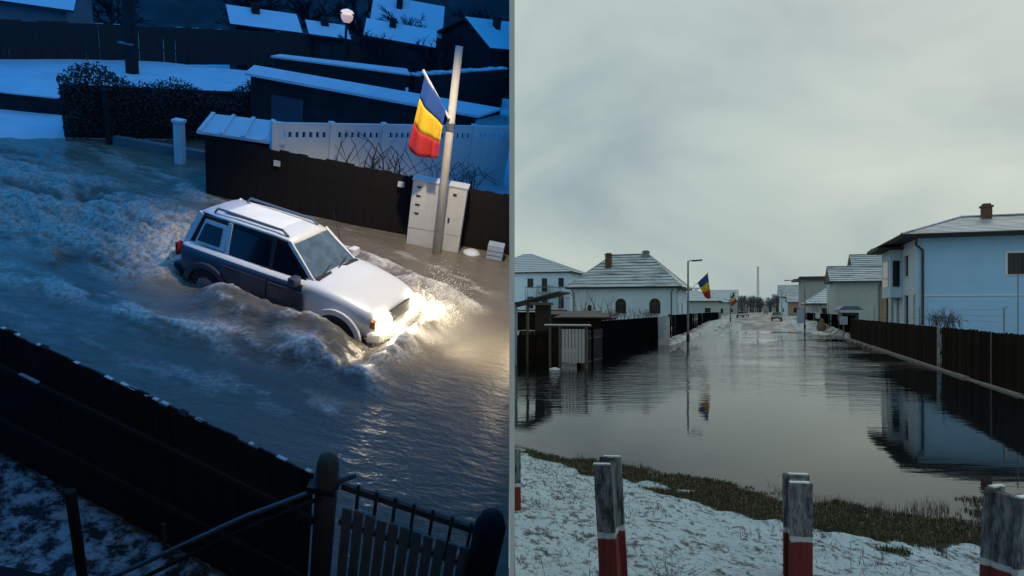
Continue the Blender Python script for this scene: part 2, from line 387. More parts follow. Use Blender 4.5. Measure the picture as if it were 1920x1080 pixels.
# ------------------------------------------------ concrete posts, painted red below
t = NT('post_paint'); tc = t.n('ShaderNodeTexCoord').outputs['Object']; z = t.n('ShaderNodeSeparateXYZ', {'Vector': tc}).outputs[2]
edge = t.math('ADD', z, t.math('MULTIPLY', t.noise(9, 3, tc), .03))
zs = t.n('ShaderNodeMapping', {'Vector': tc, 'Scale': (10, 10, 2.2)}).outputs[0]
wear = t.noise(3.2, 8, zs, .8)
conc = t.mix(t.ramp(wear, .42, .60), (.03, .034, .042), t.mix(t.noise(20, 4, tc), (.17, .195, .22), (.32, .35, .37)))
conc = t.mix(t.ramp(t.math('ADD', edge, t.math('MULTIPLY', t.noise(5, 3, tc), .10)), .695, .70), (.50, .55, .57), conc)
red = t.mix(t.noise(7, 6, zs, .7), (.10, .012, .010), (.24, .028, .022))
t.col(t.mix(t.ramp(edge, .615, .62), red, conc)); t.set(Roughness=.85); t.bump(wear, .7, .02); m_post = t.m
def hpost(label, u0, u1, vtop, Y, yaw, lean, flip=1, cut=False):
    x = ((u0+u1)/2-960)/1280*Y; zt = 2.4-(vtop-581)*Y/1280; zb = float(bank_z(x, Y)); H = zt-zb
    w = (u1-u0)/1280*Y
    M = Matrix.Translation((x, Y, zb)) @ Matrix.Rotation(lean, 4, 'Y') @ Matrix.Rotation(yaw, 4, 'Z')
    root = thing('concrete_post', label, 'post', M, 'H profile concrete posts on the bank')
    a = w*.62; d = w*.78; th = w*.24
    off = H-.98     # paint line sits at .63 below the local top
    def piece(nm, x0, x1, y0, y1, zz):
        m = MB(); m.b2(x0, x1, y0, y1, -.25-off, zz-off); me = m.mesh(nm, m_post)
        b = bmesh.new(); b.from_mesh(me)
        bmesh.ops.subdivide_edges(b, edges=b.edges, cuts=5, use_grid_fill=True)
        for v_ in b.verts: v_.co += Vector((rnd.gauss(0, .0016), rnd.gauss(0, .0016), rnd.gauss(0, .003)))
        b.to_mesh(me); b.free()
        return link(nm, me, root, Matrix.Translation((0, 0, off)))
    piece('flange', -a*.9, a*.62, -d, -d+th*1.15, H-.012)
    piece('flange', -a*.85, a, d-th*1.15, d, H)
    piece('web', -a*.6, a*.55, -d+th*1.14, d-th*1.14, H-.02)
    m = MB(); m.b2(-a*.95, a*.45, -d+.004, -d+th*1.1, 0, .008); o = m.build('snow_cap', m_snowlump, root, Matrix.Translation((0, 0, H-.011)))
    m = MB(); m.b2(-a*.5, a*.95, d-th*1.1, d-.004, 0, .008); m.build('snow_cap', m_snowlump, root, Matrix.Translation((0, 0, H+.001)))
    return root
hpost('leaning concrete post with white band, nearest the left edge of the snow', 1138, 1173, 862, 3.5, -.35, -.055)
hpost('upright concrete post with red base standing between two others', 1478, 1518, 896, 4.4, -.12, 0)
hpost('weathered concrete post at the right end of the bank, base hidden', 1857, 1900, 920, 3.3, .45, .05)
m = MB(); m.b2(0, .052, -.09, .09, .1, .92)
o = m.build('concrete_post', m_post, None, T(XCUT+.003, 5.9, float(bank_z(.05, 5.9))-.4))
tag(o, 'slim dark red post half hidden beside the added white partition', 'post', 'H profile concrete posts on the bank')
m = MB()
# twig bundles at the post feet
def twigs(name, label, M, n, L, spread, r_=.003, mat=None, cat='twigs', up=1.0):
    m = MB()
    for i in range(n):
        a = rnd.uniform(0, 6.283); p = Vector((rnd.gauss(0, .01), rnd.gauss(0, .01), -.02)); d = Vector((math.cos(a)*spread, math.sin(a)*spread, rnd.uniform(.4, 1)*up)); pts = [p]
        for k in range(3):
            d = d + Vector((rnd.gauss(0, .25), rnd.gauss(0, .25), rnd.gauss(0, .1))); pts.append(pts[-1]+d*L/3*rnd.uniform(.5, 1.1))
            if k: 
                q = pts[-1]+Vector((rnd.gauss(0, .3), rnd.gauss(0, .3), rnd.uniform(0, .3)))*L*.5; m.tube([pts[-1], q], [r_*.6, r_*.25], 3, False)
        m.tube(pts, [r_, r_*.8, r_*.6, r_*.3], 4, False)
    o = m.build(name, mat or m_stem, None, M); return tag(o, label, cat)
twigs('dry_weed', 'dry tangled weed growing beside the leaning post', T(1.02, 4.3, .68), 22, .22, .5, .0022, cat='weed')
twigs('dry_weed', 'dry weed lying near the foot of the right end post', T(3.0, 4.1, .66), 24, .2, .6, .0022, cat='weed')
twigs('dry_weed', 'thin weed in the snow between the leaning and upright posts', T(.85, 4.1, .70), 10, .3, .4, .002, cat='weed')

# ------------------------------------------------ right hand fence
BOARD = {}
def board_mesh(w, h, th, mat, point=.0):
    key = (round(w, 3), round(h, 3), round(th, 3), mat.name, point)
    if key not in BOARD:
        m = MB(); m.prism([(-w/2, 0, 0), (w/2, 0, 0), (w/2, 0, h-point), (0, 0, h), (-w/2, 0, h-point)], (0, th, 0)); BOARD[key] = m.mesh('board', mat)
    return BOARD[key]
def board_fence(name, label, M, L, h, pitch, w, mat, z0=0, rails=(.35, .85), railmat=None, post=2.5, point=0, side=1, jit=.01, cap=None, th=.02, railz=.04, pside=None, capl=.35):
    pside = side if pside is None else pside
    root = thing(name, label, 'fence', M)
    n = int(L/pitch)
    hs = [h, h-.02, h+.015]
    for i in range(n):
        me = board_mesh(w, hs[rnd.randrange(3)], th, mat if mat is not m_fenceR else rnd.choice((m_fenceR, m_fenceR, m_fenceR2, m_fenceR3)), point)
        link('board', me, root, T((i+.5)*pitch, rnd.uniform(-jit, jit)*.5, z0+rnd.uniform(-jit, jit), rnd.uniform(-.05, .05)))
    for rz_ in rails:
        m = MB(); m.b2(0, L, .0, railz, 0, .08); m.build('rail', railmat or mat, root, T(0, .03*side if side > 0 else -.03-railz, z0+h*rz_))
    k = int(L/post)+1
    pm = MB(); pm.b2(-.04, .04, 0, .08, -.4, h-.08); pme = pm.mesh('post', railmat or mat)
    for i in range(k): link('post', pme, root, T(min(i*post+.05, L-.05), .045 if pside > 0 else -.125, z0))
    if cap:
        m = MB()
        for i in range(int(L/capl)):
            if rnd.random() < cap: m.b2(i*capl, i*capl+rnd.uniform(.3, 1)*capl, -.008, .026, h+.005, h+rnd.uniform(.01, .02))
        tag(m.build('snow_cap', m_snowlump, root, T(0, 0, z0)), kind='stuff')
    return root
# local x runs along the street (t), boards face -s
def FRt(s, t_, z=0, rz=math.pi/2): return FR @ T(s, t_, z, rz)
board_fence('slat_fence', 'brown slatted wooden fence nearest on the right, above the water', FRt(7.0, 17.2), 14.7, 1.80, .125, .102, m_fenceR, -.1, post=3.2, jit=.02, th=.03, side=-1)
board_fence('slat_fence', 'far brown slatted fence beyond the white pole, in front of the blue house', FRt(7.0, 32.05), 29.0, 1.72, .165, .150, m_fenceR, -.02, post=3.2, jit=.012, cap=.35, side=-1)
m = MB(); m.tube([(0, 0, -.3), (0, 0, 1.75)], .05, 8)
tag(m.build('fence_pole', plain('peeling_white_pole', (.5, .5, .47), .8, .7, 7, .3, c2=(.10, .09, .08)), None, FR @ T(6.9, 31.98)), 'peeling white pole where the two brown fences meet', 'pole')
m = MB(); m.tube([(0, 0, -.3), (0, 0, 1.72)], .025, 6)
tag(m.build('fence_pole', m_galv, None, FR @ T(6.93, 25.4)), 'thin metal pole against the nearest brown fence', 'pole')
# mesh fence posts above it
for i, t_ in enumerate((26.2, 33.8, 38.5, 46.0, 52.5)):
    m = MB(); m.tube([(0, 0, .2), (0, 0, 2.45+.04*i)], .022, 6); m.tube([(0, 0, 2.45+.04*i), (.1, 0, 2.5+.04*i)], .015, 5)
    tag(m.build('wire_post', m_galv, None, FR @ T(7.5, t_)), ('thin steel wire post nearest the camera, behind the slatted fence', 'thin steel wire post just beyond the peeling white pole', 'thin steel wire post beside the dark bare shrub', 'thin steel wire post before the corner of the pale blue house', 'farthest thin steel wire post, before the bay of the blue house')[i], 'post', 'wire posts behind the brown fence')
m = MB()
for zz in (2.0, 2.2, 2.42): m.tube([(0, 0, zz), (0, 13, zz-.03), (0, 27, zz+.06)], .006, 4)
tag(m.build('fence_wire', m_galv, None, FR @ T(7.5, 26)), 'strands of wire strung above the brown fence', 'wire')
m = MB(); m.tube([(0, 0, .2), (0, 0, 3.6)], .02, 6); m.box((0, 0, 3.6), (.06, .06, .04))
tag(m.build('thin_rod', m_galv, None, FR @ T(8.3, 27.6)), 'tall thin rod in front of the blue house wall', 'rod')
# concrete footing along the fence
m = MB()
for k in range(26):
    y0 = 17.5+k*1.7
    m.b2(-.09+rnd.uniform(-.02, .02), .06, y0, y0+1.67, -.35, .03+.004*k+rnd.uniform(-.015, .02))
tag(m.build('fence_footing', m_concW, None, FR @ T(6.86, 0)), 'low mossy concrete footing under the brown fences', 'footing')
for k in range(9):
    r_ = rnd.uniform(.09, .2); m = MB(); m.lathe([(r_*.7, -.1), (r_, .02), (r_*.7, r_*.55), (r_*.2, r_*.7)], 7); m.v = [(a*rnd.uniform(.7, 1.3), b*rnd.uniform(.7, 1.3), c) for a, b, c in m.v]
    tag(m.build('rubble', m_concW, None, FR @ T(6.55+rnd.uniform(-.2, .2), 47+k*1.6+rnd.uniform(-.5, .5), .05)), 'lump of rubble at the foot of the far brown fence', 'rubble', 'rubble lumps along the fence')

# ------------------------------------------------ houses
def wall_face(m, W, H, ops, thick=.16, mi=0):
    """wall in the local xz plane facing -y with real openings; ops = (x0,x1,z0,z1,arch)"""
    xs_ = sorted({0, W, *[o_[0] for o_ in ops], *[o_[1] for o_ in ops]}); zs_ = sorted({0, H, *[o_[2] for o_ in ops], *[o_[3] for o_ in ops]})
    for i in range(len(xs_)-1):
        for j in range(len(zs_)-1):
            cx, cz = (xs_[i]+xs_[i+1])/2, (zs_[j]+zs_[j+1])/2
            if any(o_[0] < cx < o_[1] and o_[2] < cz < o_[3] for o_ in ops): continue
            m.poly([(xs_[i], 0, zs_[j]), (xs_[i+1], 0, zs_[j]), (xs_[i+1], 0, zs_[j+1]), (xs_[i], 0, zs_[j+1])], mi)
    for x0, x1, z0, z1, arch in ops:
        if arch:
            r_ = (x1-x0)/2; cx = (x0+x1)/2; zc = z1-r_; n = 10
            A = [(cx-r_*math.cos(math.pi*k/n), zc+r_*math.sin(math.pi*k/n)) for k in range(n+1)]
            for k in range(n):
                a, b = A[k], A[k+1]; c = (x0, z1) if k < n/2 else (x1, z1)
                m.poly([(a[0], 0, a[1]), (b[0], 0, b[1]), (c[0], 0, c[1])], mi); m.poly([(a[0], 0, a[1]), (b[0], 0, b[1]), (b[0], thick, b[1]), (a[0], thick, a[1])], mi)
            loop = [(x0, z0), (x1, z0), (x1, zc)]; segs = [((x0, z0), (x1, z0)), ((x1, z0), (x1, zc)), ((x0, z0), (x0, zc))]
        else: segs = [((x0, z0), (x1, z0)), ((x1, z0), (x1, z1)), ((x1, z1), (x0, z1)), ((x0, z1), (x0, z0))]
        for a, b in segs: m.poly([(a[0], 0, a[1]), (b[0], 0, b[1]), (b[0], thick, b[1]), (a[0], thick, a[1])], mi)
def window_parts(root, M, x0, x1, z0, z1, arch, fm, thick=.16, mull=1, trim=None):
    w = MB(); fw = .06; y0, y1 = thick-.07, thick-.01
    if arch:
        r_ = (x1-x0)/2; cx = (x0+x1)/2; zc = z1-r_
        w.tube([(cx-r_*math.cos(math.pi*k/10)*.97, y0, zc+r_*math.sin(math.pi*k/10)*.97) for k in range(11)], fw*.6, 4)
        w.b2(x0, x0+fw, y0, y1, z0, zc); w.b2(x1-fw, x1, y0, y1, z0, zc); w.b2(x0, x1, y0, y1, zc-fw/2, zc+fw/2)
    else:
        w.b2(x0, x0+fw, y0, y1, z0, z1); w.b2(x1-fw, x1, y0, y1, z0, z1); w.b2(x0+fw, x1-fw, y0, y1, z1-fw, z1)
    w.b2(x0+fw, x1-fw, y0, y1, z0, z0+fw)
    for k in range(mull): xx = x0+(x1-x0)*(k+1)/(mull+1); w.b2(xx-.025, xx+.025, y0+.005, y1, z0+fw, z1-fw if not arch else z1-.05)
    win = w.build('window', fm, root, M)
    p = MB(); p.b2(x0+.01, x1-.01, thick-.03, thick-.015, z0+.01, z1-.01) if not arch else p.prism([(x0+.01, thick-.03, z0)]+[(cx-(r_-.01)*math.cos(math.pi*k/12), thick-.03, zc+(r_-.01)*math.sin(math.pi*k/12)) for k in range(13)]+[(x1-.01, thick-.03, z0)], (0, .015, 0))
    p.build('pane', m_glass, win)
    s_ = MB(); s_.b2(x0-.08, x1+.08, -.07, .05, z0-.06, z0-.005); s_.build('sill', m_frameW, win)
    if trim:
        q = MB(); tw = .12
        q.b2(x0-tw, x0-.003, -.025, .0, z0-tw, z1+tw); q.b2(x1+.003, x1+tw, -.025, .0, z0-tw, z1+tw); q.b2(x0-.003, x1+.003, -.024, .0, z1+.003, z1+tw)
        q.build('trim', trim, win)
    return win
def hip_roof(root, x0, x1, y0, y1, ze, zr, over, n, mat, ridge=None, lift=.07):
    """courses of tiles, each a ring lifted over the one below; ridge along x unless given"""
    x0 -= over; x1 += over; y0 -= over; y1 += over; cy = (y0+y1)/2; hw = (y1-y0)/2
    rx0, rx1 = ridge if ridge else (x0+hw, x1-hw)
    roof = MB(); roof.b2(x0+.02, x1-.02, y0+.02, y1-.02, ze-.16, ze-.02); roof = roof.build('roof', m_soffit, root)
    def ring(f): return (x0+(rx0-x0)*f, x1+(rx1-x1)*f, y0+(cy-.02-y0)*f, y1+(cy+.02-y1)*f, ze+(zr-ze)*f)
    for k in range(n):
        a = ring(k/n); b = ring(min(1, (k+1.06)/n)); m = MB()
        l = lift*(1 if k else .6); P = [(a[0], a[2], a[4]+l), (a[1], a[2], a[4]+l), (a[1], a[3], a[4]+l), (a[0], a[3], a[4]+l)]; Q = [(b[0], b[2], b[4]+.004), (b[1], b[2], b[4]+.004), (b[1], b[3], b[4]+.004), (b[0], b[3], b[4]+.004)]
        S = [(p[0], p[1], p[2]-l-.03) for p in P]
        m.add(P+Q+S, [(i, (i+1)%4, (i+1)%4+4, i+4) for i in range(4)] + [(i+8, (i+1)%4+8, (i+1)%4, i) for i in range(4)])
        m.build('tile_course', mat, roof)
    for c0, c1 in (((x0, y0), (rx0, cy)), ((x0, y1), (rx0, cy)), ((x1, y0), (rx1, cy)), ((x1, y1), (rx1, cy))):
        m = MB(); m.tube([(*c0, ze+.04), (*c1, zr+.05)], .07, 6); m.build('hip_tile', mat, roof)
    m = MB(); m.tube([(rx0, cy, zr+.05), (rx1, cy, zr+.05)], .09, 6); m.build('ridge_tile', mat, roof)
    g = MB()
    for a, b in (((x0, y0), (x1, y0)), ((x0, y0), (x0, y1))): g.tube([(*a, ze-.02), (*b, ze-.02)], .07, 6)
    g.build('gutter', m_pipe, roof)
    return roof
def gable_roof(root, x0, x1, y0, y1, ze, zr, over, n, mat, lift=.07):
    """ridge along x"""
    x0 -= over; x1 += over; y0 -= over; y1 += over; cy = (y0+y1)/2
    roof = MB(); roof.prism([(x0+.03, y0+.03, ze-.02), (x0+.03, y1-.03, ze-.02), (x0+.03, cy, zr-.04)], (x1-x0-.06, 0, 0)); roof = roof.build('roof', m_soffit, root)
    for k in range(n):
        for sgn, ya in ((1, y0), (-1, y1)):
            f0, f1 = k/n, min(1, (k+1.06)/n); ay, by = ya+(cy-ya)*f0, ya+(cy-ya)*f1; az, bz = ze+(zr-ze)*f0+lift, ze+(zr-ze)*f1+.004
            m = MB(); m.add([(x0, ay, az), (x1, ay, az), (x1, by, bz), (x0, by, bz), (x0, ay, az-lift-.03), (x1, ay, az-lift-.03)], [(0,1,2,3), (4,5,1,0), (4,0,3), (5,2,1)]); m.build('tile_course', mat, roof)
    m = MB(); m.tube([(x0, cy, zr+.04), (x1, cy, zr+.04)], .09, 6); m.build('ridge_tile', mat, roof)
    g = MB(); g.tube([(x0, y0-.02, ze-.03), (x1, y0-.02, ze-.03)], .07, 6); g.build('gutter', m_pipe, roof)
    return roof
def chimney(roof, x, y, z0, z1, w, mat=None):
    m = MB(); m.b2(x-w/2, x+w/2, y-w/2, y+w/2, z0, z1); m.b2(x-w*.62, x+w*.62, y-w*.62, y+w*.62, z1-.12, z1); m.b2(x-w*.4, x+w*.4, y-w*.4, y+w*.4, z1, z1+.12)
    return m.build('chimney', mat or m_brick, roof)
def pipe(root, pts, r_=.055): m = MB(); m.tube(pts, r_, 6); return m.build('downpipe', m_pipe, root)
def house(label, s0, s1, t0, t1, z0, ze, wm, front=(), side=(), fm=None, side_s='w', side_m=None, trim=None, name='house', fr_m=None):
    """footprint in street coordinates; front openings on the -t wall, side openings on the street wall"""
    root = thing(name, label, 'house', FR @ T(s0, t0, 0)); W, D = s1-s0, t1-t0; fm = fm or m_frame
    m = MB(); wall_face(m, W, ze-z0, [(a, b, c-z0, d-z0, e_) for a, b, c, d, e_ in front]); m.build('wall', fr_m or wm, root, T(0, 0, z0))
    for a, b, c, d, e_ in front: window_parts(root, T(0, 0, 0), a, b, c, d, e_, fm, trim=trim)
    # street wall
    MS = T(0, D, 0, -math.pi/2) if side_s == 'w' else T(W, 0, 0, math.pi/2)
    m = MB(); wall_face(m, D, ze-z0, [(a, b, c-z0, d-z0, e_) for a, b, c, d, e_ in side]); m.build('wall', side_m or wm, root, MS @ T(0, 0, z0))
    for a, b, c, d, e_ in side: window_parts(root, MS, a, b, c, d, e_, fm, trim=trim)
    m = MB(); xo = W if side_s == 'w' else 0
    m.poly([(xo, 0, z0), (xo, D, z0), (xo, D, ze), (xo, 0, ze)]); m.poly([(0, D, z0), (W, D, z0), (W, D, ze), (0, D, ze)]); m.build('wall', wm, root)
    m = MB(); m.b2(.3, W-.3, .3, D-.3, z0, z0+.05); m.build('floor_slab', m_conc, root)
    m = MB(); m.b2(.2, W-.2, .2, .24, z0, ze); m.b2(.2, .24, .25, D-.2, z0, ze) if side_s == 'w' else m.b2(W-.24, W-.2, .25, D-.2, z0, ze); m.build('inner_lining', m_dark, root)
    return root
# left house with arched windows: front wall faces the camera, street side to the right
h = house('low white house with hipped snowy roof, brick chimney and two arched windows', -19.7, -8.2, 74.4, 85.7, .2, 4.9, m_white,
          front=[(4.95, 6.15, 2.0, 3.65, 1), (8.65, 9.85, 2.0, 3.65, 1), (1.85, 2.3, 2.2, 2.95, 0)], side=[(1.6, 2.4, 1.4, 3.2, 0), (5.5, 6.6, 1.4, 3.2, 0)], side_s='e')
rf = hip_roof(h, 0, 11.5, 0, 11.3, 4.9, 8.85, .6, 11, m_tile, ridge=(3.5, 7.7))
chimney(rf, 3.55, 3.2, 6.3, 8.8, .68); chimney(rf, 7.5, 5.2, 8.2, 9.15, .68, m_conc)
pipe(h, [(.1, -.5, 4.6), (.3, -.1, 4.2), (.3, -.1, .3)]); pipe(h, [(11.2, -.5, 4.6), (11.0, -.1, 4.2), (11.0, -.1, .3)]); pipe(h, [(11.8, .3, 4.6), (11.5, .5, 4.2), (11.5, .5, .3)])
# far left two storey house with scaffold
h = house('two storey white house with scaffolding at the left edge of the street', -39.5, -26.0, 97, 108, .3, 8.0, m_white,
          front=[(7.0, 7.95, 5.7, 7.1, 0), (9.25, 10.1, 5.1, 7.1, 0), (11.8, 12.65, 5.7, 7.1, 0), (7.0, 7.95, 2.6, 4.4, 0), (9.25, 10.2, 2.4, 4.4, 0), (11.8, 12.65, 2.6, 4.4, 0)], side=[], side_s='e')
hip_roof(h, 0, 13.5, 0, 11, 8.0, 11.1, .6, 10, m_tile2, ridge=(4.4, 6.0))
m = MB(); m.b2(8.9, 11.4, -1.2, -.02, 4.85, 5.0); m.build('balcony', m_grey, h)
m = MB()
for k in range(9): m.b2(8.92+k*.3, 8.96+k*.3, -1.2, -1.16, 5.01, 5.9)
m.b2(8.9, 11.4, -1.22, -1.15, 5.9, 5.96); m.build('railing', m_dark, h)
sroot = thing('scaffold', 'thin steel scaffold standing against the two storey white house', 'scaffold', FR @ T(-32.2, 95.2, .3))
for k in range(5):
    for y in (0, .9): m = MB(); m.tube([(k*1.7, y, 0), (k*1.7, y, 5.6)], .04, 5); m.build('pole', m_galv, sroot)
for z_ in (1.9, 3.8, 5.4): m = MB(); m.tube([(0, 0, z_), (6.8, 0, z_)], .04, 5); m.build('ledger', m_galv, sroot); m = MB(); m.b2(0, 6.8, .1, .8, z_-.05, z_); m.build('deck', m_wood, sroot)
# big blue white house on the right
h = house('large pale blue two storey house with wide dark eaves on the right', 8.8, 27, 45.7, 55.2, .2, 6.75, m_blueplaster,
          front=[(4.45, 5.25, 4.4, 5.6, 0)], side=[(5.8, 7.0, 4.5, 5.8, 0), (5.8, 7.0, 1.2, 3.3, 0), (8.5, 8.9, 1.2, 3.3, 0), (1.2, 2.0, 1.2, 3.3, 0), (3.2, 4.0, 1.2, 3.3, 0)], fm=m_frame, trim=m_frameW, side_m=m_white)
rf = hip_roof(h, 0, 18.2, 0, 9.5, 6.75, 8.25, 1.0, 12, m_tile, ridge=(3.3, 13), lift=.03)
chimney(rf, 4.5, 4.0, 7.7, 8.85, .5)
m = MB(); m.b2(0.12, 18.0, -.05, -.003, 3.2, 3.27); m.build('string_course', m_frameW, h)
pipe(h, [(-.2, -.9, 6.6), (-.1, -.12, 6.2), (.25, -.1, 5.9), (.25, -.1, .3)], .07); pipe(h, [(-.12, 9.2, 6.4), (-.12, 9.2, .3)])
bay = MB(); bay.b2(-.7, -.004, 4.5, 7.6, 3.2, 6.3); bay = bay.build('bay', m_white, h)
m = MB(); m.b2(-.73, -.695, 5.1, 7.0, 3.9, 5.6); m.build('bay_window', m_glass, bay)
m = MB(); m.b2(-.55, -.15, 4.46, 4.498, 3.9, 5.6); m.build('bay_window', m_glass, bay)
m = MB(); m.b2(-1.5, 0, 4.0, 8.6, 6.30, 6.45); m.prism([(-1.5, 4.0, 6.46), (-1.5, 8.6, 6.46), (.6, 8.2, 7.1), (.6, 4.4, 7.1)], (0, 0, .06)); m.build('bay_roof', m_soffit, bay)
# cream house with ochre gable
h = house('cream bungalow with stepped snowy gable roof and ochre side, right of the street', 8.7, 13.4, 89.5, 100.5, .2, 5.75, m_cream,
          side=[(2, 3, 1.5, 3, 0)], fm=m_frame)
gable_roof(h, 0, 6.4, 0, 6.4, 5.75, 7.7, .7, 8, m_tile)
m = MB(); m.b2(2.8, 6.6, 4.5, 10.5, 5.5, 7.2); m.build('upper_wall', m_ochre, h)
gable_roof(h, 2.9, 6.8, 4.4, 10.6, 7.2, 9.4, .6, 8, m_tile)
m = MB(); m.b2(4.72, 6.6, .25, 9, .2, 6.2); m.build('side_wing', m_ochre, h)
pipe(h, [(5.0, -.6, 5.6), (4.6, -.1, 5.2), (4.6, -.1, .3)])
# small hip roofed house and grey flat roofed block
h = house('small house with hipped snowy roof in front of the flat roofed block', 8.2, 15.4, 129, 138, .3, 3.5, m_cream, side=[(1.2, 2.2, 1.4, 2.8, 0)], front=[(2.2, 3.2, 1.3, 2.7, 0)])
hip_roof(h, 0, 7.2, 0, 9, 3.5, 6.2, .6, 7, m_tile2, ridge=(3.3, 3.9))
h = house('pale grey block with a flat dark roof, right of the street', 8.0, 17, 146, 155, .3, 8.2, m_grey, side=[(1.5, 2.7, 1.3, 3, 0), (5, 6.2, 1.3, 3, 0)])
m = MB(); m.b2(-1.4, 9, -.6, 9.6, 8.2, 8.5); m.b2(-.3, 4.8, .4, 6.5, 8.51, 9.0); m.build('roof', m_dark, h)
# far right houses
for i, (s0, t0, W, D, ze, zr, lb, mt, ty) in enumerate((
    (8.2, 206, 8, 10, 4.6, 7.4, 'far tan house with steep gable on the right of the street', m_ochre, 'g'),
    (8.5, 242, 11, 12, 6.6, 10.8, 'tall far white house with snowy hipped roof on the right', m_white, 'h'),
    (8.0, 288, 9, 10, 7.6, 12.2, 'farthest white gabled house on the right of the street', m_white, 'g'))):
    h = house(lb, s0, s0+W, t0, t0+D, .4, ze, mt, front=[(1.2, 2.4, 1.6, 3, 0), (W-2.6, W-1.4, 1.6, 3, 0)], side=[(2, 3, 1.6, 3, 0)])
    (gable_roof if ty == 'g' else hip_roof)(h, 0, W, 0, D, ze, zr, .6, 8, m_tile)
# left further houses
for i, (s1, t0, W, D, ze, zr, lb, mt, ty) in enumerate((
    (-8.0, 150, 10, 12, 4.3, 7.2, 'long house with blue snowy roof behind the hanging flag', m_cream, 'h'),
    (-7.8, 277, 12, 12, 6.0, 10.2, 'house with steep snowy gable roof left of the far street', m_grey, 'g'),
    (-8.0, 205, 9, 10, 4.6, 7.4, 'distant low house behind bare trees on the left', m_cream, 'h'))):
    h = house(lb, s1-W, s1, t0, t0+D, .4, ze, mt, front=[(1.2, 2.4, 1.4, 2.8, 0), (W-2.6, W-1.4, 1.4, 2.8, 0)], side=[(2, 3, 1.4, 2.8, 0), (6, 7, 1.4, 2.8, 0)], side_s='e')
    (gable_roof if ty == 'g' else hip_roof)(h, 0, W, 0, D, ze, zr, .6, 8, m_tile2)
# ------------------------------------------------ left hand fence of the day street
board_fence('board_fence', 'black board fence along the left side of the flooded street, before the lamp', FRt(-6.75, 31.2, 0), 24.0, 1.95, .16, .158, m_fenceL, -.05, post=3.0, side=1, jit=.008, cap=.5)
root = board_fence('board_fence', 'long black panel fence running to the far end of the left side', FRt(-6.8, 55.6, 0), 84, 1.85, 2.8, 2.82, m_fenceL, .15, post=2.8, jit=.004, rails=(.5,), cap=.4)
board_fence('board_fence', 'dark fence beyond the brown one, in front of the cream bungalow', FRt(7.6, 63.0, 0), 70, 1.75, 2.5, 2.52, m_fenceL, .2, post=2.5, jit=.004, rails=(.5,), cap=.3)
# garden gate with white boards, left
g = thing('garden_gate', 'open wooden garden gate frame with pale slats at the left edge', 'gate', FR @ T(-8.05, 27.0, -.1))
for x in (0, .42, 1.52):
    m = MB(); m.b2(x-.05, x+.05, -.05, .05, -.2, 1.82); m.build('post', m_wood, g)
m = MB(); m.b2(-.25, 1.7, -.12, .18, 1.82, 1.87); m.build('lintel', m_wood, g)
m = MB(); m.b2(-.22, 1.66, -.1, .16, 1.872, 1.91); m.build('snow_cap', m_snowlump, g)
bp = MB(); bp.b2(-.055, .055, -.01, .01, .35, 1.72); bpm = bp.mesh('slat', plain('pale_slat', (.48, .50, .52), .8, .25, 4, .2))
for k in range(7): link('slat', bpm, g, T(.56+k*.14, -.02, 0, 0))
m = MB(); m.b2(.47, 1.47, .0, .05, 1.15, 1.24); m.build('rail', m_dark, g)
m = MB(); m.b2(.47, 1.47, .0, .05, 1.5, 1.56); m.build('rail', m_dark, g)
m = MB(); m.b2(.02, .37, -.02, .03, .0, 1.75); m.build('door_leaf', m_fenceR, g)
# iron bar fence between gate and board fence
g = thing('bar_fence', 'dark iron bar fence between the pale slatted gate and the black boards', 'fence', FR @ T(-6.9, 27.3, -.1, math.pi/2-.03))
bm_ = MB(); bm_.b2(-.014, .014, -.014, .014, -.2, 1.62); bmm = bm_.mesh('bar', m_dark)
for k in range(29): link('bar', bmm, g, T(.07+k*.135, 0, rnd.uniform(-.02, .02)))
for z_ in (.25, 1.25): m = MB(); m.b2(0, 3.95, -.02, .02, z_, z_+.05); m.build('rail', m_dark, g)
pm = MB(); pm.b2(-.06, .06, -.06, .06, -.3, 1.75); pmm = pm.mesh('post', m_fenceL)
for k in (0, 2, 3.95): link('post', pmm, g, T(k, 0, 0))
m = MB(); m.b2(0, 3.95, .07, .1, -.1, 1.15); m.build('panel', m_fenceL, g)
# snow covered lump (sack) by the gate
m = MB(); m.lathe([(.36, -.4), (.32, -.1), (.26, .02), (.17, .09), (.08, .13), (.02, .14)], 9); m.v = [(a*1.3*rnd.uniform(.85, 1.15), b*rnd.uniform(.85, 1.15), c) for a, b, c in m.v]
tag(m.build('snow_lump', m_snowlump, None, FR @ T(-7.75, 26.6, -.07), True), 'snow covered lump at the water edge under the garden gate', 'snow lump')
# dark porch at the left edge
p = thing('open_shed', 'dark open shed with flat snowy roof at the left edge of the water', 'shed', FR @ T(-9.9, 28.2, 0))
sx0 = 0.05
m = MB(); m.b2(-.15, .75, -.5, 3.0, 2.62, 2.74); m.build('roof', m_soffit, p)
m = MB(); m.b2(-.03, .07, -.3, -.2, -.3, 2.62); m.build('post', m_elecblue, p)
m = MB(); m.b2(.5, .6, -.3, -.2, -.3, 2.62); m.build('post', m_wood, p)
m = MB(); m.b2(-.03, .74, 2.6, 2.7, -.3, 2.62); m.build('wall', m_soffit, p)
m = MB(); m.b2(0, .9, -.25, -.2, -.3, 1.3); m.build('wall', m_fenceR, p)
board_fence('board_fence', 'short dark board fence between the open shed and the garden gate', FR @ T(-9.75, 28.0, 0, 0), 1.7, 1.7, .17, .16, m_fenceR, -.2, post=1.6, jit=.02, side=-1)
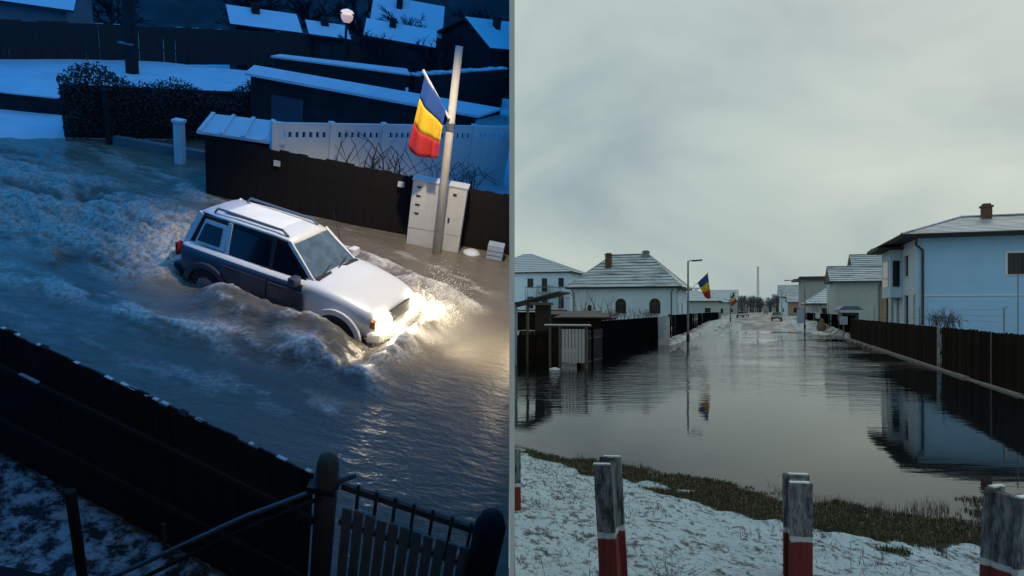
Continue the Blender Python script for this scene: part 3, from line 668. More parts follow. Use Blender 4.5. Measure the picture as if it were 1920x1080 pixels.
# dark lean-to behind the gate
p = thing('lean_to', 'dark lean-to roof sloping beside the arched window house', 'lean-to', FR @ T(-21.3, 60, 0))
m = MB(); m.prism([(-2.2, 0, 2.55), (4.2, 0, 4.1), (4.2, 0, 3.95), (-2.2, 0, 2.40)], (0, 4, 0)); m.build('roof', m_soffit, p)
m = MB(); m.b2(-2, 4.0, .3, 3.7, -.2, 2.4); m.build('wall', m_fenceR, p)
m = MB(); m.b2(-2.0, 3.6, -.15, .25, 2.2, 2.3); m.build('snow_ledge', m_snowlump, p)
for k, (s_, t_, w_, h_) in enumerate(((-15.8, 50, 4, 2.0), (-11.5, 40, 3, 1.9))):
    p = thing('garden_shed', ('low dark shed behind the garden gate', 'small dark shed behind the iron bar fence')[k], 'shed', FR @ T(s_, t_, 0))
    m = MB(); m.b2(0, w_, 0, 3, -.2, h_); m.build('wall', m_fenceR, p)
    m = MB(); m.prism([(-.2, -.2, h_), (w_+.2, -.2, h_), (w_+.2, 3.2, h_+.25), (-.2, 3.2, h_+.25)], (0, 0, .07)); m.build('roof', m_soffit, p)

# ------------------------------------------------ electric cabinets, lamp posts, flags
def cabinet(root, W, D, H, mat, ndoor, mat2=None):
    m = MB(); m.b2(-W/2, W/2, 0, D, 0, H); b = m.build('body', mat, root)
    m = MB(); m.b2(-W/2-.03, W/2+.03, -.04, D+.03, H, H+.04); m.build('lid', mat, root)
    for k in range(ndoor):
        x0 = -W/2+W*k/ndoor; m = MB(); m.b2(x0+.012, x0+W/ndoor-.012, -.018, -.001, H*.26, H-.02); m.build('door', mat2 if (mat2 and k == 0) else mat, root)
    m = MB(); m.b2(-W/2+.01, W/2-.01, -.015, -.001, .0, H*.25); m.build('plinth', mat, root)
c = thing('electric_cabinet', 'tall pale blue and white electric cabinet in front of the left black fence', 'cabinet', FR @ T(-6.05, 47.5, -.1, .25)); cabinet(c, .78, .35, 2.0, m_elec, 2, m_elecblue)
for k in range(3): m = MB(); m.b2(.05, .1, -.025, -.019, 1.2+k*.2, 1.26+k*.2); m.build('vent', m_dark, c)
def lamp_post(label, s_, t_, z0, H, arm, r0=.085, rz=0):
    p = thing('lamp_post', label, 'lamp post', FR @ T(s_, t_, z0, rz), 'street lamps of the flooded street')
    m = MB(); m.tube([(0, 0, -.4), (0, 0, H*.6), (0, 0, H)], [r0, r0*.8, r0*.6], 8); m.build('pole', m_galv, p)
    m = MB(); m.tube([(0, 0, H-.05), (arm*.5, 0, H+.02), (arm, 0, H+.0)], .03, 6); m.build('arm', m_galv, p)
    m = MB(); m.prism([(arm-.1, -.12, H-.05), (arm+.55, -.1, H-.02), (arm+.55, .1, H-.02), (arm-.1, .12, H-.05)], (0, 0, .09)); m.build('lamp_head', m_dark, p)
    m = MB(); m.tube([(0, 0, .4), (0, 0, .9)], r0*1.25, 8); m.build('collar', m_dark, p); return p
lamp_post('steel street lamp standing in the water beside the large hanging flag', -4.29, 45.8, -.1, 5.7, .35)
lamp_post('steel street lamp on the right beside the pale cabinet, arm to the left', 4.84, 81.4, -.1, 5.75, -2.0, rz=0)
lamp_post('distant street lamp carrying a drooping flag on the left verge', -4.0, 111, .2, 4.8, .3)
lamp_post('farther street lamp on the right verge beyond the parked car', 4.6, 150, .4, 6.0, -.5)
lamp_post('thin far street lamp on the left verge near the parked cars', -4.2, 160, .4, 5.0, .3)
def flag(label, M, tip, base, bl, br, depth, name='hanging_flag', r_=.018, n=16, group=None, mast_from=None, mmat=None):
    """tip/base: mast ends of the hoist, bl/br: lower corners; bands run blue, yellow, red away from the mast"""
    f = thing(name, label, 'flag', M, group)
    tip, base, bl, br = map(Vector, (tip, base, bl, br)); md = Vector(mast_from) if mast_from else base
    m = MB(); m.tube([md, tip+(tip-md).normalized()*.08], r_, 6); m.build('mast', mmat or m_galv, f)
    nq = 15
    for b in range(3):
        m = MB(); vs = []; fs = []
        for j in range(6):
            q = (b*5+j)/nq
            for i in range(n+1):
                p_ = i/n; a = tip.lerp(bl, q); c_ = base.lerp(br, q); P = a.lerp(c_, p_)
                w = math.sin(p_*9.5+q*1.5)*.6+math.sin(p_*17-q*3+1)*.35
                sag = math.sin(math.pi*p_)*q*.10
                vs.append(P + Vector((math.cos(p_*9.5+q)*.05*q, w*depth*(.15+q*.85), -sag)))
        k = n+1
        fs = [(j*k+i, j*k+i+1, (j+1)*k+i+1, (j+1)*k+i) for j in range(5) for i in range(n)]
        m.add(vs, fs); me = m.mesh('band', [m_flagB, m_flagY, m_flagR][b], True); ob = link(('blue_band', 'yellow_band', 'red_band')[b], me, f)
        sol = ob.modifiers.new('s', 'SOLIDIFY'); sol.thickness = .006
    return f
# flag on the near lamp: u 1294..1335, v 512..560 at Y 44.5
def RP(u, v, Y): return Vector(((u-960)/1280*Y, Y, 2.4-(v-581)*Y/1280))
iFR = FR.inverted()
def rl(u, v, Y, org): return iFR.to_3x3() @ (RP(u, v, Y)-Vector(org))
org = RP(1292, 650, 44.5)
flag('large blue yellow red flag hanging from the street lamp in the water', FR.copy() @ Matrix.Translation(iFR @ org), rl(1327, 512, 44.2, org), rl(1308, 531, 44.4, org), rl(1332, 559, 44.2, org), rl(1322, 556, 44.3, org), .10, mast_from=rl(1292, 546, 44.5, org))
org = RP(1371, 605, 100)
flag('small drooping blue yellow red flag on the distant left lamp', FR.copy() @ Matrix.Translation(iFR @ org), rl(1376, 548, 100, org), rl(1371, 556, 100, org), rl(1382, 566, 100, org), rl(1372, 571, 100, org), .12, mast_from=rl(1369, 560, 100, org), r_=.03, n=10)
for k, (u, v, Y, lb) in enumerate(((1398, 572, 170, 'tiny far flag left of the parked white cars'), (1453, 570, 150, 'tiny far flag on the right of the street'))):
    org = RP(u, v+25, Y)
    flag(lb, FR.copy() @ Matrix.Translation(iFR @ org), rl(u+2, v-5, Y, org), rl(u-1, v-1, Y, org), rl(u+3, v+4, Y, org), rl(u-1, v+5, Y, org), .1, mast_from=rl(u-2, v+20, Y, org), r_=.03, n=8)
# right verge furniture
c = thing('meter_box', 'pale meter box on a post at the far end of the brown fence', 'meter box', FR @ T(6.6, 61.8, .1))
m = MB(); m.b2(-.04, .04, 0, .08, -.3, 1.3); m.build('post', m_galv, c); m = MB(); m.b2(-.28, .28, -.1, .12, 1.1, 1.75); m.build('box', m_elec, c); m = MB(); m.b2(-.22, .22, -.115, -.101, 1.16, 1.7); m.build('door', m_elecblue, c)
c = thing('mail_box', 'small grey mailbox on a dark post beside the tan bundle', 'mailbox', FR @ T(6.5, 86, .2))
m = MB(); m.b2(-.05, .05, 0, .1, -.3, 1.2); m.build('post', m_dark, c); m = MB(); m.b2(-.24, .24, -.1, .2, 1.2, 1.9); m.build('box', m_elec, c)
c = thing('electric_cabinet', 'tall pale electric cabinet beside the right street lamp', 'cabinet', FR @ T(5.4, 100, .3, -.1)); cabinet(c, .9, .4, 2.2, m_elecblue, 2)
m = MB(); m.lathe([(.25, -.2), (.42, .1), (.46, .45), (.36, .85), (.2, 1.05), (.24, 1.2), (.08, 1.35)], 9); m.v = [(a*rnd.uniform(.8, 1.2), b*rnd.uniform(.8, 1.2), z_+rnd.uniform(-.05, .05)) for a, b, z_ in m.v]
tag(m.build('tied_bundle', plain('dry_straw', (.22, .17, .11), .9, .4, 12, .6), None, FR @ T(6.45, 80.5, .1), True), 'tan tied bundle standing on the right verge by the fence', 'bundle')
c = thing('covered_boat', 'blue covered boat on a trailer behind the brown fence', 'boat', FR @ T(8.1, 70, 0))
m = MB(); m.prism([(-.9, 0, 2.15), (.9, 0, 2.15), (1.05, 0, 2.4), (-1.05, 0, 2.4)], (0, 4.6, 0)); m.build('hull', m_elec, c)
m = MB(); m.prism([(-1.08, -.05, 2.41), (1.08, -.05, 2.41), (.6, -.05, 2.75), (-.6, -.05, 2.75)], (0, 4.7, 0)); m.build('cover', plain('blue_tarp', (.10, .16, .28), .5, .3, 3, .3), c)
m = MB(); m.b2(-.7, .7, .5, 4, 1.3, 2.14); m.build('trailer', m_dark, c)
# bare vines and shrubs
def vine(label, M, L, h, n, name='bare_shrub', mat=None, rr=.008, arch=True):
    m = MB()
    for i in range(n):
        x = rnd.uniform(0, L); d = rnd.choice((-1, 1))*rnd.uniform(.3, 1.2); hh = h*rnd.uniform(.5, 1)
        pts = [(x, rnd.uniform(-.2, .2), -.3), (x+d*.15, rnd.uniform(-.2, .2), hh*.7), (x+d*.5, rnd.uniform(-.2, .2), hh), (x+d, rnd.uniform(-.2, .2), hh*(.55 if arch else 1.25))]
        m.tube(pts, [rr, rr*.8, rr*.6, rr*.3], 4, False)
        for _ in range(3):
            k = rnd.randrange(1, 4); p_ = Vector(pts[k]); m.tube([p_, p_+Vector((rnd.gauss(0, .25), rnd.gauss(0, .15), rnd.uniform(.05, .4)))], [rr*.5, rr*.2], 3, False)
    return tag(m.build(name, mat or m_bark, None, M), label, 'shrub')
vine('bare arching rose stems above the left black fence', FRt(-7.6, 36, 1.5), 20, 1.0, 60, rr=.014)
vine('dark bare shrub behind the brown fence below the blue wall', FRt(8.1, 33.5, 1.55), 5.5, .7, 60, rr=.012)
vine('bare climber stems against the left white house', FR @ T(-17.9, 70, 0), 3.6, 4.2, 18, arch=False, rr=.03)
vine('bare bush before the small hip roofed house', FR @ T(8.3, 122, .3), 4, 3.4, 30, arch=False, rr=.03)
# snow and mud ridges on the verges
def ridge(name, label, s_, t0, t1, w, h, mat, seed):
    xs_ = np.linspace(-w/2, w/2, 9); ys_ = np.linspace(0, t1-t0, int((t1-t0)*2.5))
    me = grid_mesh(name, xs_, ys_, lambda x, y: np.clip(1-(2*x/w)**2, 0, 1)*h*(.25+1.3*fbm(x*1.5+seed, y*.8, seed)) - .05 + terrain_z(x+s_, y+t0), mat)
    return tag(link(name, me, None, FR @ T(s_, t0)), kind='structure')
m_verge = snowy('verge_snow', (.05, .045, .03), .55, 2.0, (.50, .56, .60), .85, .1)
ridge('verge', '', -5.6, 44, 135, 1.8, .25, m_verge, 2); ridge('verge', '', 5.4, 58, 135, 2.4, .22, m_verge, 4)
ridge('mud_ridge', '', -2.6, 72, 100, 1.6, .20, m_verge, 6); ridge('mud_ridge', '', 3.0, 74, 98, 1.2, .16, m_verge, 8)
# ------------------------------------------------ parked cars far down the street
def small_car(paint):
    root = thing('parked_car', '', 'car', I4.copy(), 'cars parked along the far street')
    prof = [(-2.05, .35), (-2.1, .75), (-1.95, .95), (-1.2, 1.0), (.95, .98), (1.9, .82), (2.1, .65), (2.08, .35)]
    m = MB(); m.prism([(x, -.82, z_) for x, z_ in prof], (0, 1.64, 0)); b = m.build('body', paint, root)
    m = MB(); n4 = [(-1.75, .96), (-1.25, 1.42), (.15, 1.45), (1.0, .98)]
    lo = [(-1.75, .74, .96), (1.0, .74, .98)]; 
    m.add([(-1.75,-.74,.96), (1.0,-.74,.96), (.2,-.6,1.44), (-1.25,-.6,1.43), (-1.75,.74,.96), (1.0,.74,.96), (.2,.6,1.44), (-1.25,.6,1.43)], [(0,1,2,3), (4,7,6,5), (1,5,6,2), (0,3,7,4), (3,2,6,7), (0,4,5,1)]); m.build('windows', m_carglass, root)
    m = MB(); m.b2(-1.2, .15, -.6, .6, 1.43, 1.49); m.build('roof', paint, root)
    for x in (-1.3, 1.3):
        for y in (-.74, .74):
            m = MB(); m.tube([(x, y-.1, .3), (x, y+.1, .3)], .31, 12); w = m.build('wheel', m_tyre, root); m = MB(); m.tube([(x, y-.105, .3), (x, y+.105, .3)], .19, 10); m.build('rim', m_rim, w)
    for y in (-.6, .6):
        m = MB(); m.b2(-2.12, -2.06, y-.16, y+.16, .68, .82); m.build('tail_light', m_flagR, root)
        m = MB(); m.b2(1.98, 2.12, y-.18, y+.18, .62, .76); m.build('headlight', m_frameW, root)
    m = MB(); m.b2(-2.14, -2.04, -.8, .8, .38, .55); m.build('bumper', m_dark, root); m = MB(); m.b2(2.04, 2.14, -.8, .8, .35, .55); m.build('bumper', m_dark, root)
    m = MB(); m.b2(2.13, 2.15, -.26, .26, .42, .52); m.build('number_plate', m_frameW, root)
    return root
paints = [plain('paint_grey', (.10, .115, .13), .3, .1, 2, 0, .3), plain('paint_white', (.55, .57, .58), .35, .08, 2, 0), plain('paint_dark', (.03, .035, .045), .3, .1, 2, 0)]
cars = [small_car(p_) for p_ in paints]
used = set()
for (u, v, z_, k, flip, lb) in ((1456, 603, .42, 0, -1, 'dark grey car parked nearest on the right of the road'), (1436, 590, .5, 2, -1, 'dark car farther up the right side of the road'), (1431, 586, .5, 1, -1, 'white car half hidden behind the far dark car on the right'),
        (1388, 596, .5, 1, 1, 'white car parked nearest on the left verge'), (1398, 594, .5, 1, 1, 'white car parked behind another on the left verge'), (1408, 587, .5, 2, 1, 'small dark car farthest up the left side')):
    Y = 1280*(2.4-z_)/(v-581); P = iFR @ Vector(((u-960)/1280*Y, Y, 0)); P.z = float(terrain_z(P.x, P.y))+.02
    c = cars[k] if k not in used else copy_tree(cars[k]); used.add(k)
    c.matrix_basis = FR @ T(P.x, P.y, P.z, math.pi/2*(1 if flip > 0 else -1)); c['label'] = lb; c['group'] = 'cars parked along the far street'
# person-free far end: white guard rail, tower, trees
c = thing('lattice_tower', 'tall thin lattice tower rising behind the end of the street', 'tower', FR @ T(0, 560, 0))
H_ = 36
for sx in (-.7, .7):
    for sy in (-.7, .7): m = MB(); m.tube([(sx*1.3, sy*1.3, 0), (sx*.6, sy*.6, H_)], .16, 4); m.build('leg', m_pipe, c)
for k in range(18):
    f0 = 1.3-.7*k/18; z_ = k*2.0; m = MB()
    m.b2(-.7*f0-.1, .7*f0+.1, -.7*f0-.1, .7*f0+.1, z_, z_+.3); m.beam((-.7*f0, -.7*f0, z_), (.7*f0, -.7*f0, z_+2), .18, .18); m.build('brace', m_pipe, c)
def tree_parts(seed, H, spread):
    r2 = random.Random(seed); tr = MB(); tr.tube([(0, 0, -.3), (r2.gauss(0, .1), 0, H*.3), (r2.gauss(0, .2), r2.gauss(0, .2), H*.62)], [H*.03, H*.022, H*.012], 6)
    cr = MB()
    def br(p, d, L, r_, lv):
        q = p + d*L; cr.tube([p, (p+q)/2 + Vector((r2.gauss(0, .06), r2.gauss(0, .06), 0))*L, q], [r_*1.8, r_*1.6, r_*1.3], 3, False)
        if lv:
            for _ in range(4):
                nd = (d + Vector((r2.gauss(0, .55), r2.gauss(0, .55), r2.gauss(.12, .35)))).normalized(); br(p.lerp(q, r2.uniform(.4, 1)), nd, L*r2.uniform(.5, .75), r_*.55, lv-1)
    for k in range(9):
        a = r2.uniform(0, 6.283); br(Vector((0, 0, H*r2.uniform(.25, .6))), Vector((math.cos(a)*spread, math.sin(a)*spread, r2.uniform(.6, 1.2))).normalized(), H*.24, H*.009, 3)
    return tr, cr
TR = []
for k in range(3):
    a, b = tree_parts(k+3, 10, .8); TR.append((a.mesh('trunk', m_bark, True, False), b.mesh('crown', m_twighaze, False, False)))
def tree(label, M, k, sc_, group):
    t_ = thing('bare_tree', label, 'tree', M, group)
    for nm, me in zip(('trunk', 'crown'), TR[k % 3]): link(nm, me, t_, Matrix.Diagonal((sc_, sc_, sc_, 1)))
    return t_
for k in range(120):
    side_ = -1 if k % 2 else 1
    if k < 16: s_ = side_*rnd.uniform(6.8, 12); t_ = rnd.uniform(215, 420); sz = rnd.uniform(.5, .8); lb = 'bare roadside tree far along the street'; gr = 'bare trees far along the street'
    else: s_ = rnd.uniform(-60, 70); t_ = rnd.uniform(430, 620); sz = rnd.uniform(.8, 1.5); lb = 'bare tree in the bluish row closing the street'; gr = 'bare trees closing the far street'
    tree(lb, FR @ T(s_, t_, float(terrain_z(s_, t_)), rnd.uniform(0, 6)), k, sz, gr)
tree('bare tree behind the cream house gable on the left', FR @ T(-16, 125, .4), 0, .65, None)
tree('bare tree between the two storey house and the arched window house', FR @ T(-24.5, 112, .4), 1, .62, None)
# far wooded ridge
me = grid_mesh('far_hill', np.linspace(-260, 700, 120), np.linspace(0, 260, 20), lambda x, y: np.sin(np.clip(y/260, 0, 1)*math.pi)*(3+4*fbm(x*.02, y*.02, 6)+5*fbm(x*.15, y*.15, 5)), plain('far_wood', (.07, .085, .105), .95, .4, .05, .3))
o = tag(link('hill', me, None, FR @ T(-40, 640)), kind='structure'); clip(o, (XCUT, 0, 0), (-1, 0, 0))
# ================================================================== LEFT HALF: car driving through the flood at dusk
DAY = {o_.name for o_ in COL.objects}
XL = -0.035                      # everything of the dusk street lies left of the partition
def LT(x, y, z=0, rz=0): return FL @ T(x, y, z, rz)
# white divider added between the two places; also stops light crossing
m = MB(); m.prism([(-.014, 3.6, -9), (-.014, 3.6, 8), (-.014, 80, 62), (-.014, 80, -9)], (.028, 0, 0))
tag(m.build('partition_added', plain('added_white_panel', (.93, .93, .92), .7, .02, 3, 0)), 'added thin white partition separating the dusk street from the day street', 'partition')
# dusk sky enclosing the left street; dark wall added against stray day light
t = NT('dusk_sky'); t.col((0, 0, 0)); t.set(Roughness=1); t.b.inputs['Specular IOR Level'].default_value = 0
t.b.inputs['Emission Color'].default_value = (.012, .30, .90, 1); t.b.inputs['Emission Strength'].default_value = 1.0; m_dusk = t.m
m = MB(); x0, x1, y0, y1, z0, z1 = -48, 26, 3.9, 66, -6, 20
m.poly([(x0, y0, z1), (x1, y0, z1), (x1, y1, z1), (x0, y1, z1)]); m.poly([(x0, y0, z0), (x0, y1, z0), (x0, y1, z1), (x0, y0, z1)]); m.poly([(x0, y1, z0), (x1, y1, z0), (x1, y1, z1), (x0, y1, z1)]); m.poly([(x0, y0, 8.2), (x1, y0, 8.2), (x1, y0, z1), (x0, y0, z1)]); m.poly([(x0, y0, z0), (-13, y0, z0), (-13, y0, 8.2), (x0, y0, 8.2)])
o = tag(m.build('sky', m_dusk, None, FL), kind='structure'); clip(o, (XL+.01, 0, 0), (1, 0, 0))
m_darkscreen = plain('dark_screen', (.02, .022, .026), .9, .3, 3, .2)
m = MB(); wall_face(m, 39, 14.2, [(7.8, 38.9, 6.2, 13.2, 0)], .3)
o = tag(m.build('screen_wall', m_darkscreen, None, FL @ T(-13, y0, z0)), 'added dark wall with an opening, keeping day light off the dusk street', 'wall'); clip(o, (XL+.01, 0, 0), (1, 0, 0))
# splayed baffle added to stop day light leaking in, reaching back past the camera
hb = [FL @ Vector((-5.2, 3.9, .2)), FL @ Vector((1.6, 3.9, .2)), FL @ Vector((1.6, 3.9, 7.2)), FL @ Vector((-5.2, 3.9, 7.2))]
nb = [Vector((-1.0, -.7, 1.5)), Vector((0, -.7, 1.5)), Vector((0, -.7, 3.4)), Vector((-1.0, -.7, 3.4))]
for p_ in (hb[1], hb[2]): p_.x = XL
m = MB(); m.add(nb+hb, [(0, 1, 2, 3), (0, 4, 5, 1), (3, 2, 6, 7), (0, 3, 7, 4)])
tag(m.build('light_baffle', m_darkscreen), kind='structure')

m_nightsnow = plain('dusk_snow', (.62, .70, .78), .85, .15, 1.5, .4)
t = NT('yard_snow'); tc = t.n('ShaderNodeTexCoord').outputs['Object']
t.col(t.mix(t.ramp(t.noise(5.5, 7, tc, .7), .44, .58), (.03, .035, .03), (.50, .58, .66))); t.set(Roughness=.9); t.bump(t.noise(14, 5, tc), .6, .05); m_yard = t.m
m_nfence = plain('night_fence_boards', (.05, .048, .046), .85, .4, 3, .3, spec=.1, stretch=(10, 10, .6))
m_mfence = plain('mid_fence_boards', (.019, .018, .017), .85, .4, 3, .3, spec=.1, stretch=(10, 10, .6))
m_nwall = plain('dusk_plaster', (.16, .18, .20), .9, .3, 1.5, .2)
m_ndark = plain('night_timber', (.030, .031, .034), .85, .4, 3, .3, spec=.15)
m_perf = plain('white_fence_concrete', (.72, .76, .78), .85, .15, 3, .2)
m_paint = plain('silver_car_paint', (.74, .76, .76), .32, .06, 2, 0, .15)
m_paintshade = plain('car_side_shade_paint', (.055, .07, .10), .35, .1, 2, 0, .2)  # silver paint darkened: shade of the car sides put into the colour
m_clad = plain('car_cladding', (.02, .022, .026), .6, .1, 8, .1)

# ------------------------------------------------ water with the wake of the car
CX, CY, CYAW = -3.78, 10.80, -.29
CF = Vector((math.cos(CYAW), math.sin(CYAW))); CLf = Vector((-CF.y, CF.x))
def car_ab(x, y): return (x-CX)*CF.x+(y-CY)*CF.y, (x-CX)*CLf.x+(y-CY)*CLf.y
def wake(x, y):
    a, b = car_ab(x, y); ab = np.abs(b)
    n1 = fbm(a*.7, b*1.9, 21, 5, .6); n2 = fbm(a*2.0, b*4.6, 22, 5, .6); n3 = fbm(x*5, y*5, 23, 3)
    z = (fbm(x*.9, y*.9, 25, 3)-.5)*.045 + (n3-.5)*.012
    # turbulent trail
    tr = np.exp(-(b/(1.25+.10*np.clip(-a, 0, 20)))**4)*sstep(-1.6, -2.6, a)*np.exp(np.clip(a+2, -30, 0)/9)
    z = z + tr*((np.abs(n1-.5)*-1.5+.2)*1.2 + (n2-.5)*.36)
    foam = tr*sstep(.42, .57, n1*.45+n2*.55 + .10*tr)*1.0
    # side crests running back from the bow
    for sg in (-1, 1):
        b0 = sg*(1.75+.13*np.clip(2.4-a, 0, 30)) + (fbm(a*.8, a*0+sg, 27, 3)-.5)*.5
        amp = np.exp(-np.clip(2.4-a, 0, 50)/6.0)*sstep(3.1, 2.2, a)
        c = np.exp(-((b-b0)/(.20+.02*np.clip(2-a, 0, 20)))**2)
        z = z + c*amp*(.12+.26*n2); foam = foam + c*np.minimum(1, amp*1.7)*sstep(.36, .58, n2*.8+n1*.25)*1.1
        c2 = np.exp(-((b-b0-sg*.9)/.3)**2)*amp; z = z + c2*.08*n1; foam = foam + c2*sstep(.52, .66, n2)*.5
    # curling hump beside the front wheel
    hp = np.exp(-((b+1.35)/.42)**2)*sstep(-1.7, -.3, a)*sstep(2.2, 1.5, a)
    z = z + hp*(.32+.40*n2); foam = foam + hp*sstep(.55, .66, n2)*.8*sstep(.3, .75, hp)
    hp2 = np.exp(-((b-1.3)/.4)**2)*sstep(-1.0, .5, a)*sstep(2.6, 1.6, a); z = z + hp2*.3*n2; foam = foam + hp2*.5*sstep(.4, .6, n2)
    # wave pushed by the front
    fr_ = np.exp(-((a-2.32-.12*(1-(b/1.3)**2))/.24)**2)*np.exp(-(b/1.35)**4)
    z = z + fr_*(.14+.36*n2); foam = foam + fr_*sstep(.33, .52, n2)*1.1
    inside = (np.abs(a) < 2.0) & (ab < .78)
    z = np.where(inside, -.12, z); foam = np.where(inside, 0, foam)
    return z, np.clip(foam, 0, 1)
xs = np.arange(-21, 3.0, .05); ys = np.arange(2.4, 24, .05)
X, Y = np.meshgrid(xs, ys); Zw, Fo = wake(X, Y)
t = NT('muddy_flood_water'); tc = t.n('ShaderNodeTexCoord').outputs['Object']
fa = t.n('ShaderNodeAttribute', attribute_name='foam').outputs['Fac']
fz = t.math('MULTIPLY', fa, t.ramp(t.noise(14, 6, tc, .7), .30, .62))
t.col(t.mix(fz, t.mix(t.noise(.5, 3, tc), (.13, .115, .088), (.18, .155, .12)), (.78, .76, .71))); t.set(IOR=1.33)
t.l(t.ramp(fz, 0, .8, (.04,.04,.04,1), (.75,.75,.75,1)), t.b.inputs['Roughness'])
t.bump(t.math('ADD', t.noise(4.5, 4, t.n('ShaderNodeMapping', {'Vector': tc, 'Scale': (.6, 1.5, 1)}).outputs[0]), t.math('MULTIPLY', t.noise(16, 5, tc), .25)), .8, .05); m_nwater = t.m
me = grid_mesh('road_water', xs, ys, lambda a, b: Zw, m_nwater); vattr(me, 'foam', Fo)
o = tag(link('road_water', me, None, FL), kind='structure'); clip(o, (XL, 0, 0), (1, 0, 0))
# spray: droplets and torn sheets of water
m_spray = plain('spray_water', (.62, .62, .60), .25, .1, 8, 0)
def spray(name, label, gens):
    vs = []; fs = []
    T4 = [(1,1,1), (1,-1,-1), (-1,1,-1), (-1,-1,1)]
    for a, b, z_, s_ in gens:
        p = Vector((CX+CF.x*a+CLf.x*b, CY+CF.y*a+CLf.y*b, z_)); rot = Matrix.Rotation(rnd.uniform(0, 6.28), 3, Vector((rnd.random(), rnd.random(), rnd.random()+.1)).normalized()); k = len(vs)
        st_ = rnd.uniform(.6, 2.0)
        for q in ((0,0,1), (.9,0,-.1), (-.45,.8,-.1), (-.45,-.8,-.1), (0,0,-1)): w_ = rot @ (Vector(q)*s_); w_.z *= st_; vs.append(p+w_)
        fs += [(k+0,k+1,k+2), (k+0,k+2,k+3), (k+0,k+3,k+1), (k+4,k+2,k+1), (k+4,k+3,k+2), (k+4,k+1,k+3)]
    me = bpy.data.meshes.new(name); me.from_pydata([tuple(v_) for v_ in vs], [], fs); me.materials.append(m_spray); me.polygons.foreach_set('use_smooth', [True]*len(fs))
    return tag(link(name, me, None, FL), label, 'spray', kind='stuff')
# mist volume added to spread a glow around the headlights
t = NT('glow_mist'); t.t.nodes.remove(t.b); pv = t.n('ShaderNodeVolumePrincipled', {'Color': (.9, .9, .88, 1), 'Anisotropy': .2}); tc = t.n('ShaderNodeTexCoord').outputs['Object']
ln = t.n('ShaderNodeVectorMath', {0: tc}, operation='LENGTH').outputs['Value']
t.l(t.math('MULTIPLY', t.ramp(ln, .15, 1.0, (1, 1, 1, 1), (0, 0, 0, 1)), t.math('MULTIPLY', t.ramp(t.noise(2.2, 4, tc), .3, .75), .5)), pv.inputs['Density']); t.l(pv.outputs[0], t.t.nodes['Material Output'].inputs['Volume'])
m = MB(); m.lathe([(math.sin(math.pi*k/10)*1.0+.001, -math.cos(math.pi*k/10)) for k in range(11)], 20)
tag(m.build('glow_mist', t.m, None, LT(CX+CF.x*2.7, CY+CF.y*2.7, .25, CYAW) @ Matrix.Diagonal((1.15, 1.5, .62, 1))), 'thin mist added for the glow in front of the headlights', 'mist', kind='stuff')
g_ = []
for _ in range(2600):   # fan thrown up ahead of the far front wheel
    b = rnd.uniform(.3, 1.55); r_ = rnd.random(); g_.append((2.15+rnd.uniform(-.25, .55)*(.4+r_), b+rnd.gauss(0, .06), .05+abs(rnd.gauss(0, .28))*(1.2-.4*abs(b-1)), rnd.uniform(.003, .013)))
for _ in range(1500):   # in front of the near headlight
    g_.append((2.3+rnd.gauss(0, .2), -.55+rnd.gauss(0, .35), .02+abs(rnd.gauss(0, .16)), rnd.uniform(.003, .012)))
spray('bow_spray', 'bright spray of droplets thrown up in front of the headlights', g_)
g_ = []
for _ in range(500):
    a = rnd.uniform(-1.4, 1.9); g_.append((a, -1.35+rnd.gauss(0, .22), .15+abs(rnd.gauss(0, .22))*(1-.2*abs(a)), rnd.uniform(.002, .007)))
for _ in range(700):
    a = -2.1-rnd.expovariate(.45); g_.append((a, rnd.gauss(0, .6), .02+abs(rnd.gauss(0, .09)), rnd.uniform(.003, .009)))
spray('wheel_spray', 'spray of droplets beside the wheels and in the wake', g_)

# ------------------------------------------------ off-road car
def loft(m, rings, cap=True, mi=0):
    k = len(rings[0]); vs = [p for r_ in rings for p in r_]; fs = [(i*k+j, i*k+(j+1)%k, (i+1)*k+(j+1)%k, (i+1)*k+j) for i in range(len(rings)-1) for j in range(k)]
    if cap: fs += [tuple(range(k-1, -1, -1)), tuple((len(rings)-1)*k+j for j in range(k))]
    return m.add(vs, fs, mi)
car = thing('offroad_car', 'silver off-road car with headlights on driving through the flood', 'car', LT(CX, CY, -.35, CYAW))
def ring(x, w, zb, zt, sh=.0, crown=.03):
    """body section: w half width, zb bottom, zt shoulder height"""
    pts = [(w*.86, zb), (w*.98, zb+.10), (w, zb+.30), (w*.985, zt-.14), (w*.93, zt-.03), (w*.82-sh, zt+.01), (w*.4, zt+crown)]
    return [(x, -y_, z_) for y_, z_ in pts] + [(x, y_, z_) for y_, z_ in reversed(pts)]
sec = [(-2.03, .66, .42, .96), (-1.98, .76, .36, 1.0), (-1.75, .81, .33, 1.02), (-.8, .83, .33, 1.03), (.3, .83, .33, 1.04), (.62, .82, .33, 1.07), (.8, .81, .33, 1.09), (1.25, .80, .34, 1.03), (1.65, .77, .36, .955), (1.86, .72, .40, .89), (1.96, .66, .44, .80), (1.99, .63, .48, .72)]
m = MB(); loft(m, [ring(*r_, 0, .045) for r_ in sec]); b = m.build('body', [m_paint, m_paintshade], car, None, True)
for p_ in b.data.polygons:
    if p_.center.x < .6 and abs(p_.normal.y) > .75 and p_.center.z < .97: p_.material_index = 1  # side faces take the darkened paint that stands in for shade
b.modifiers.new('sub', 'SUBSURF').levels = 1; b.modifiers['sub'].render_levels = 2
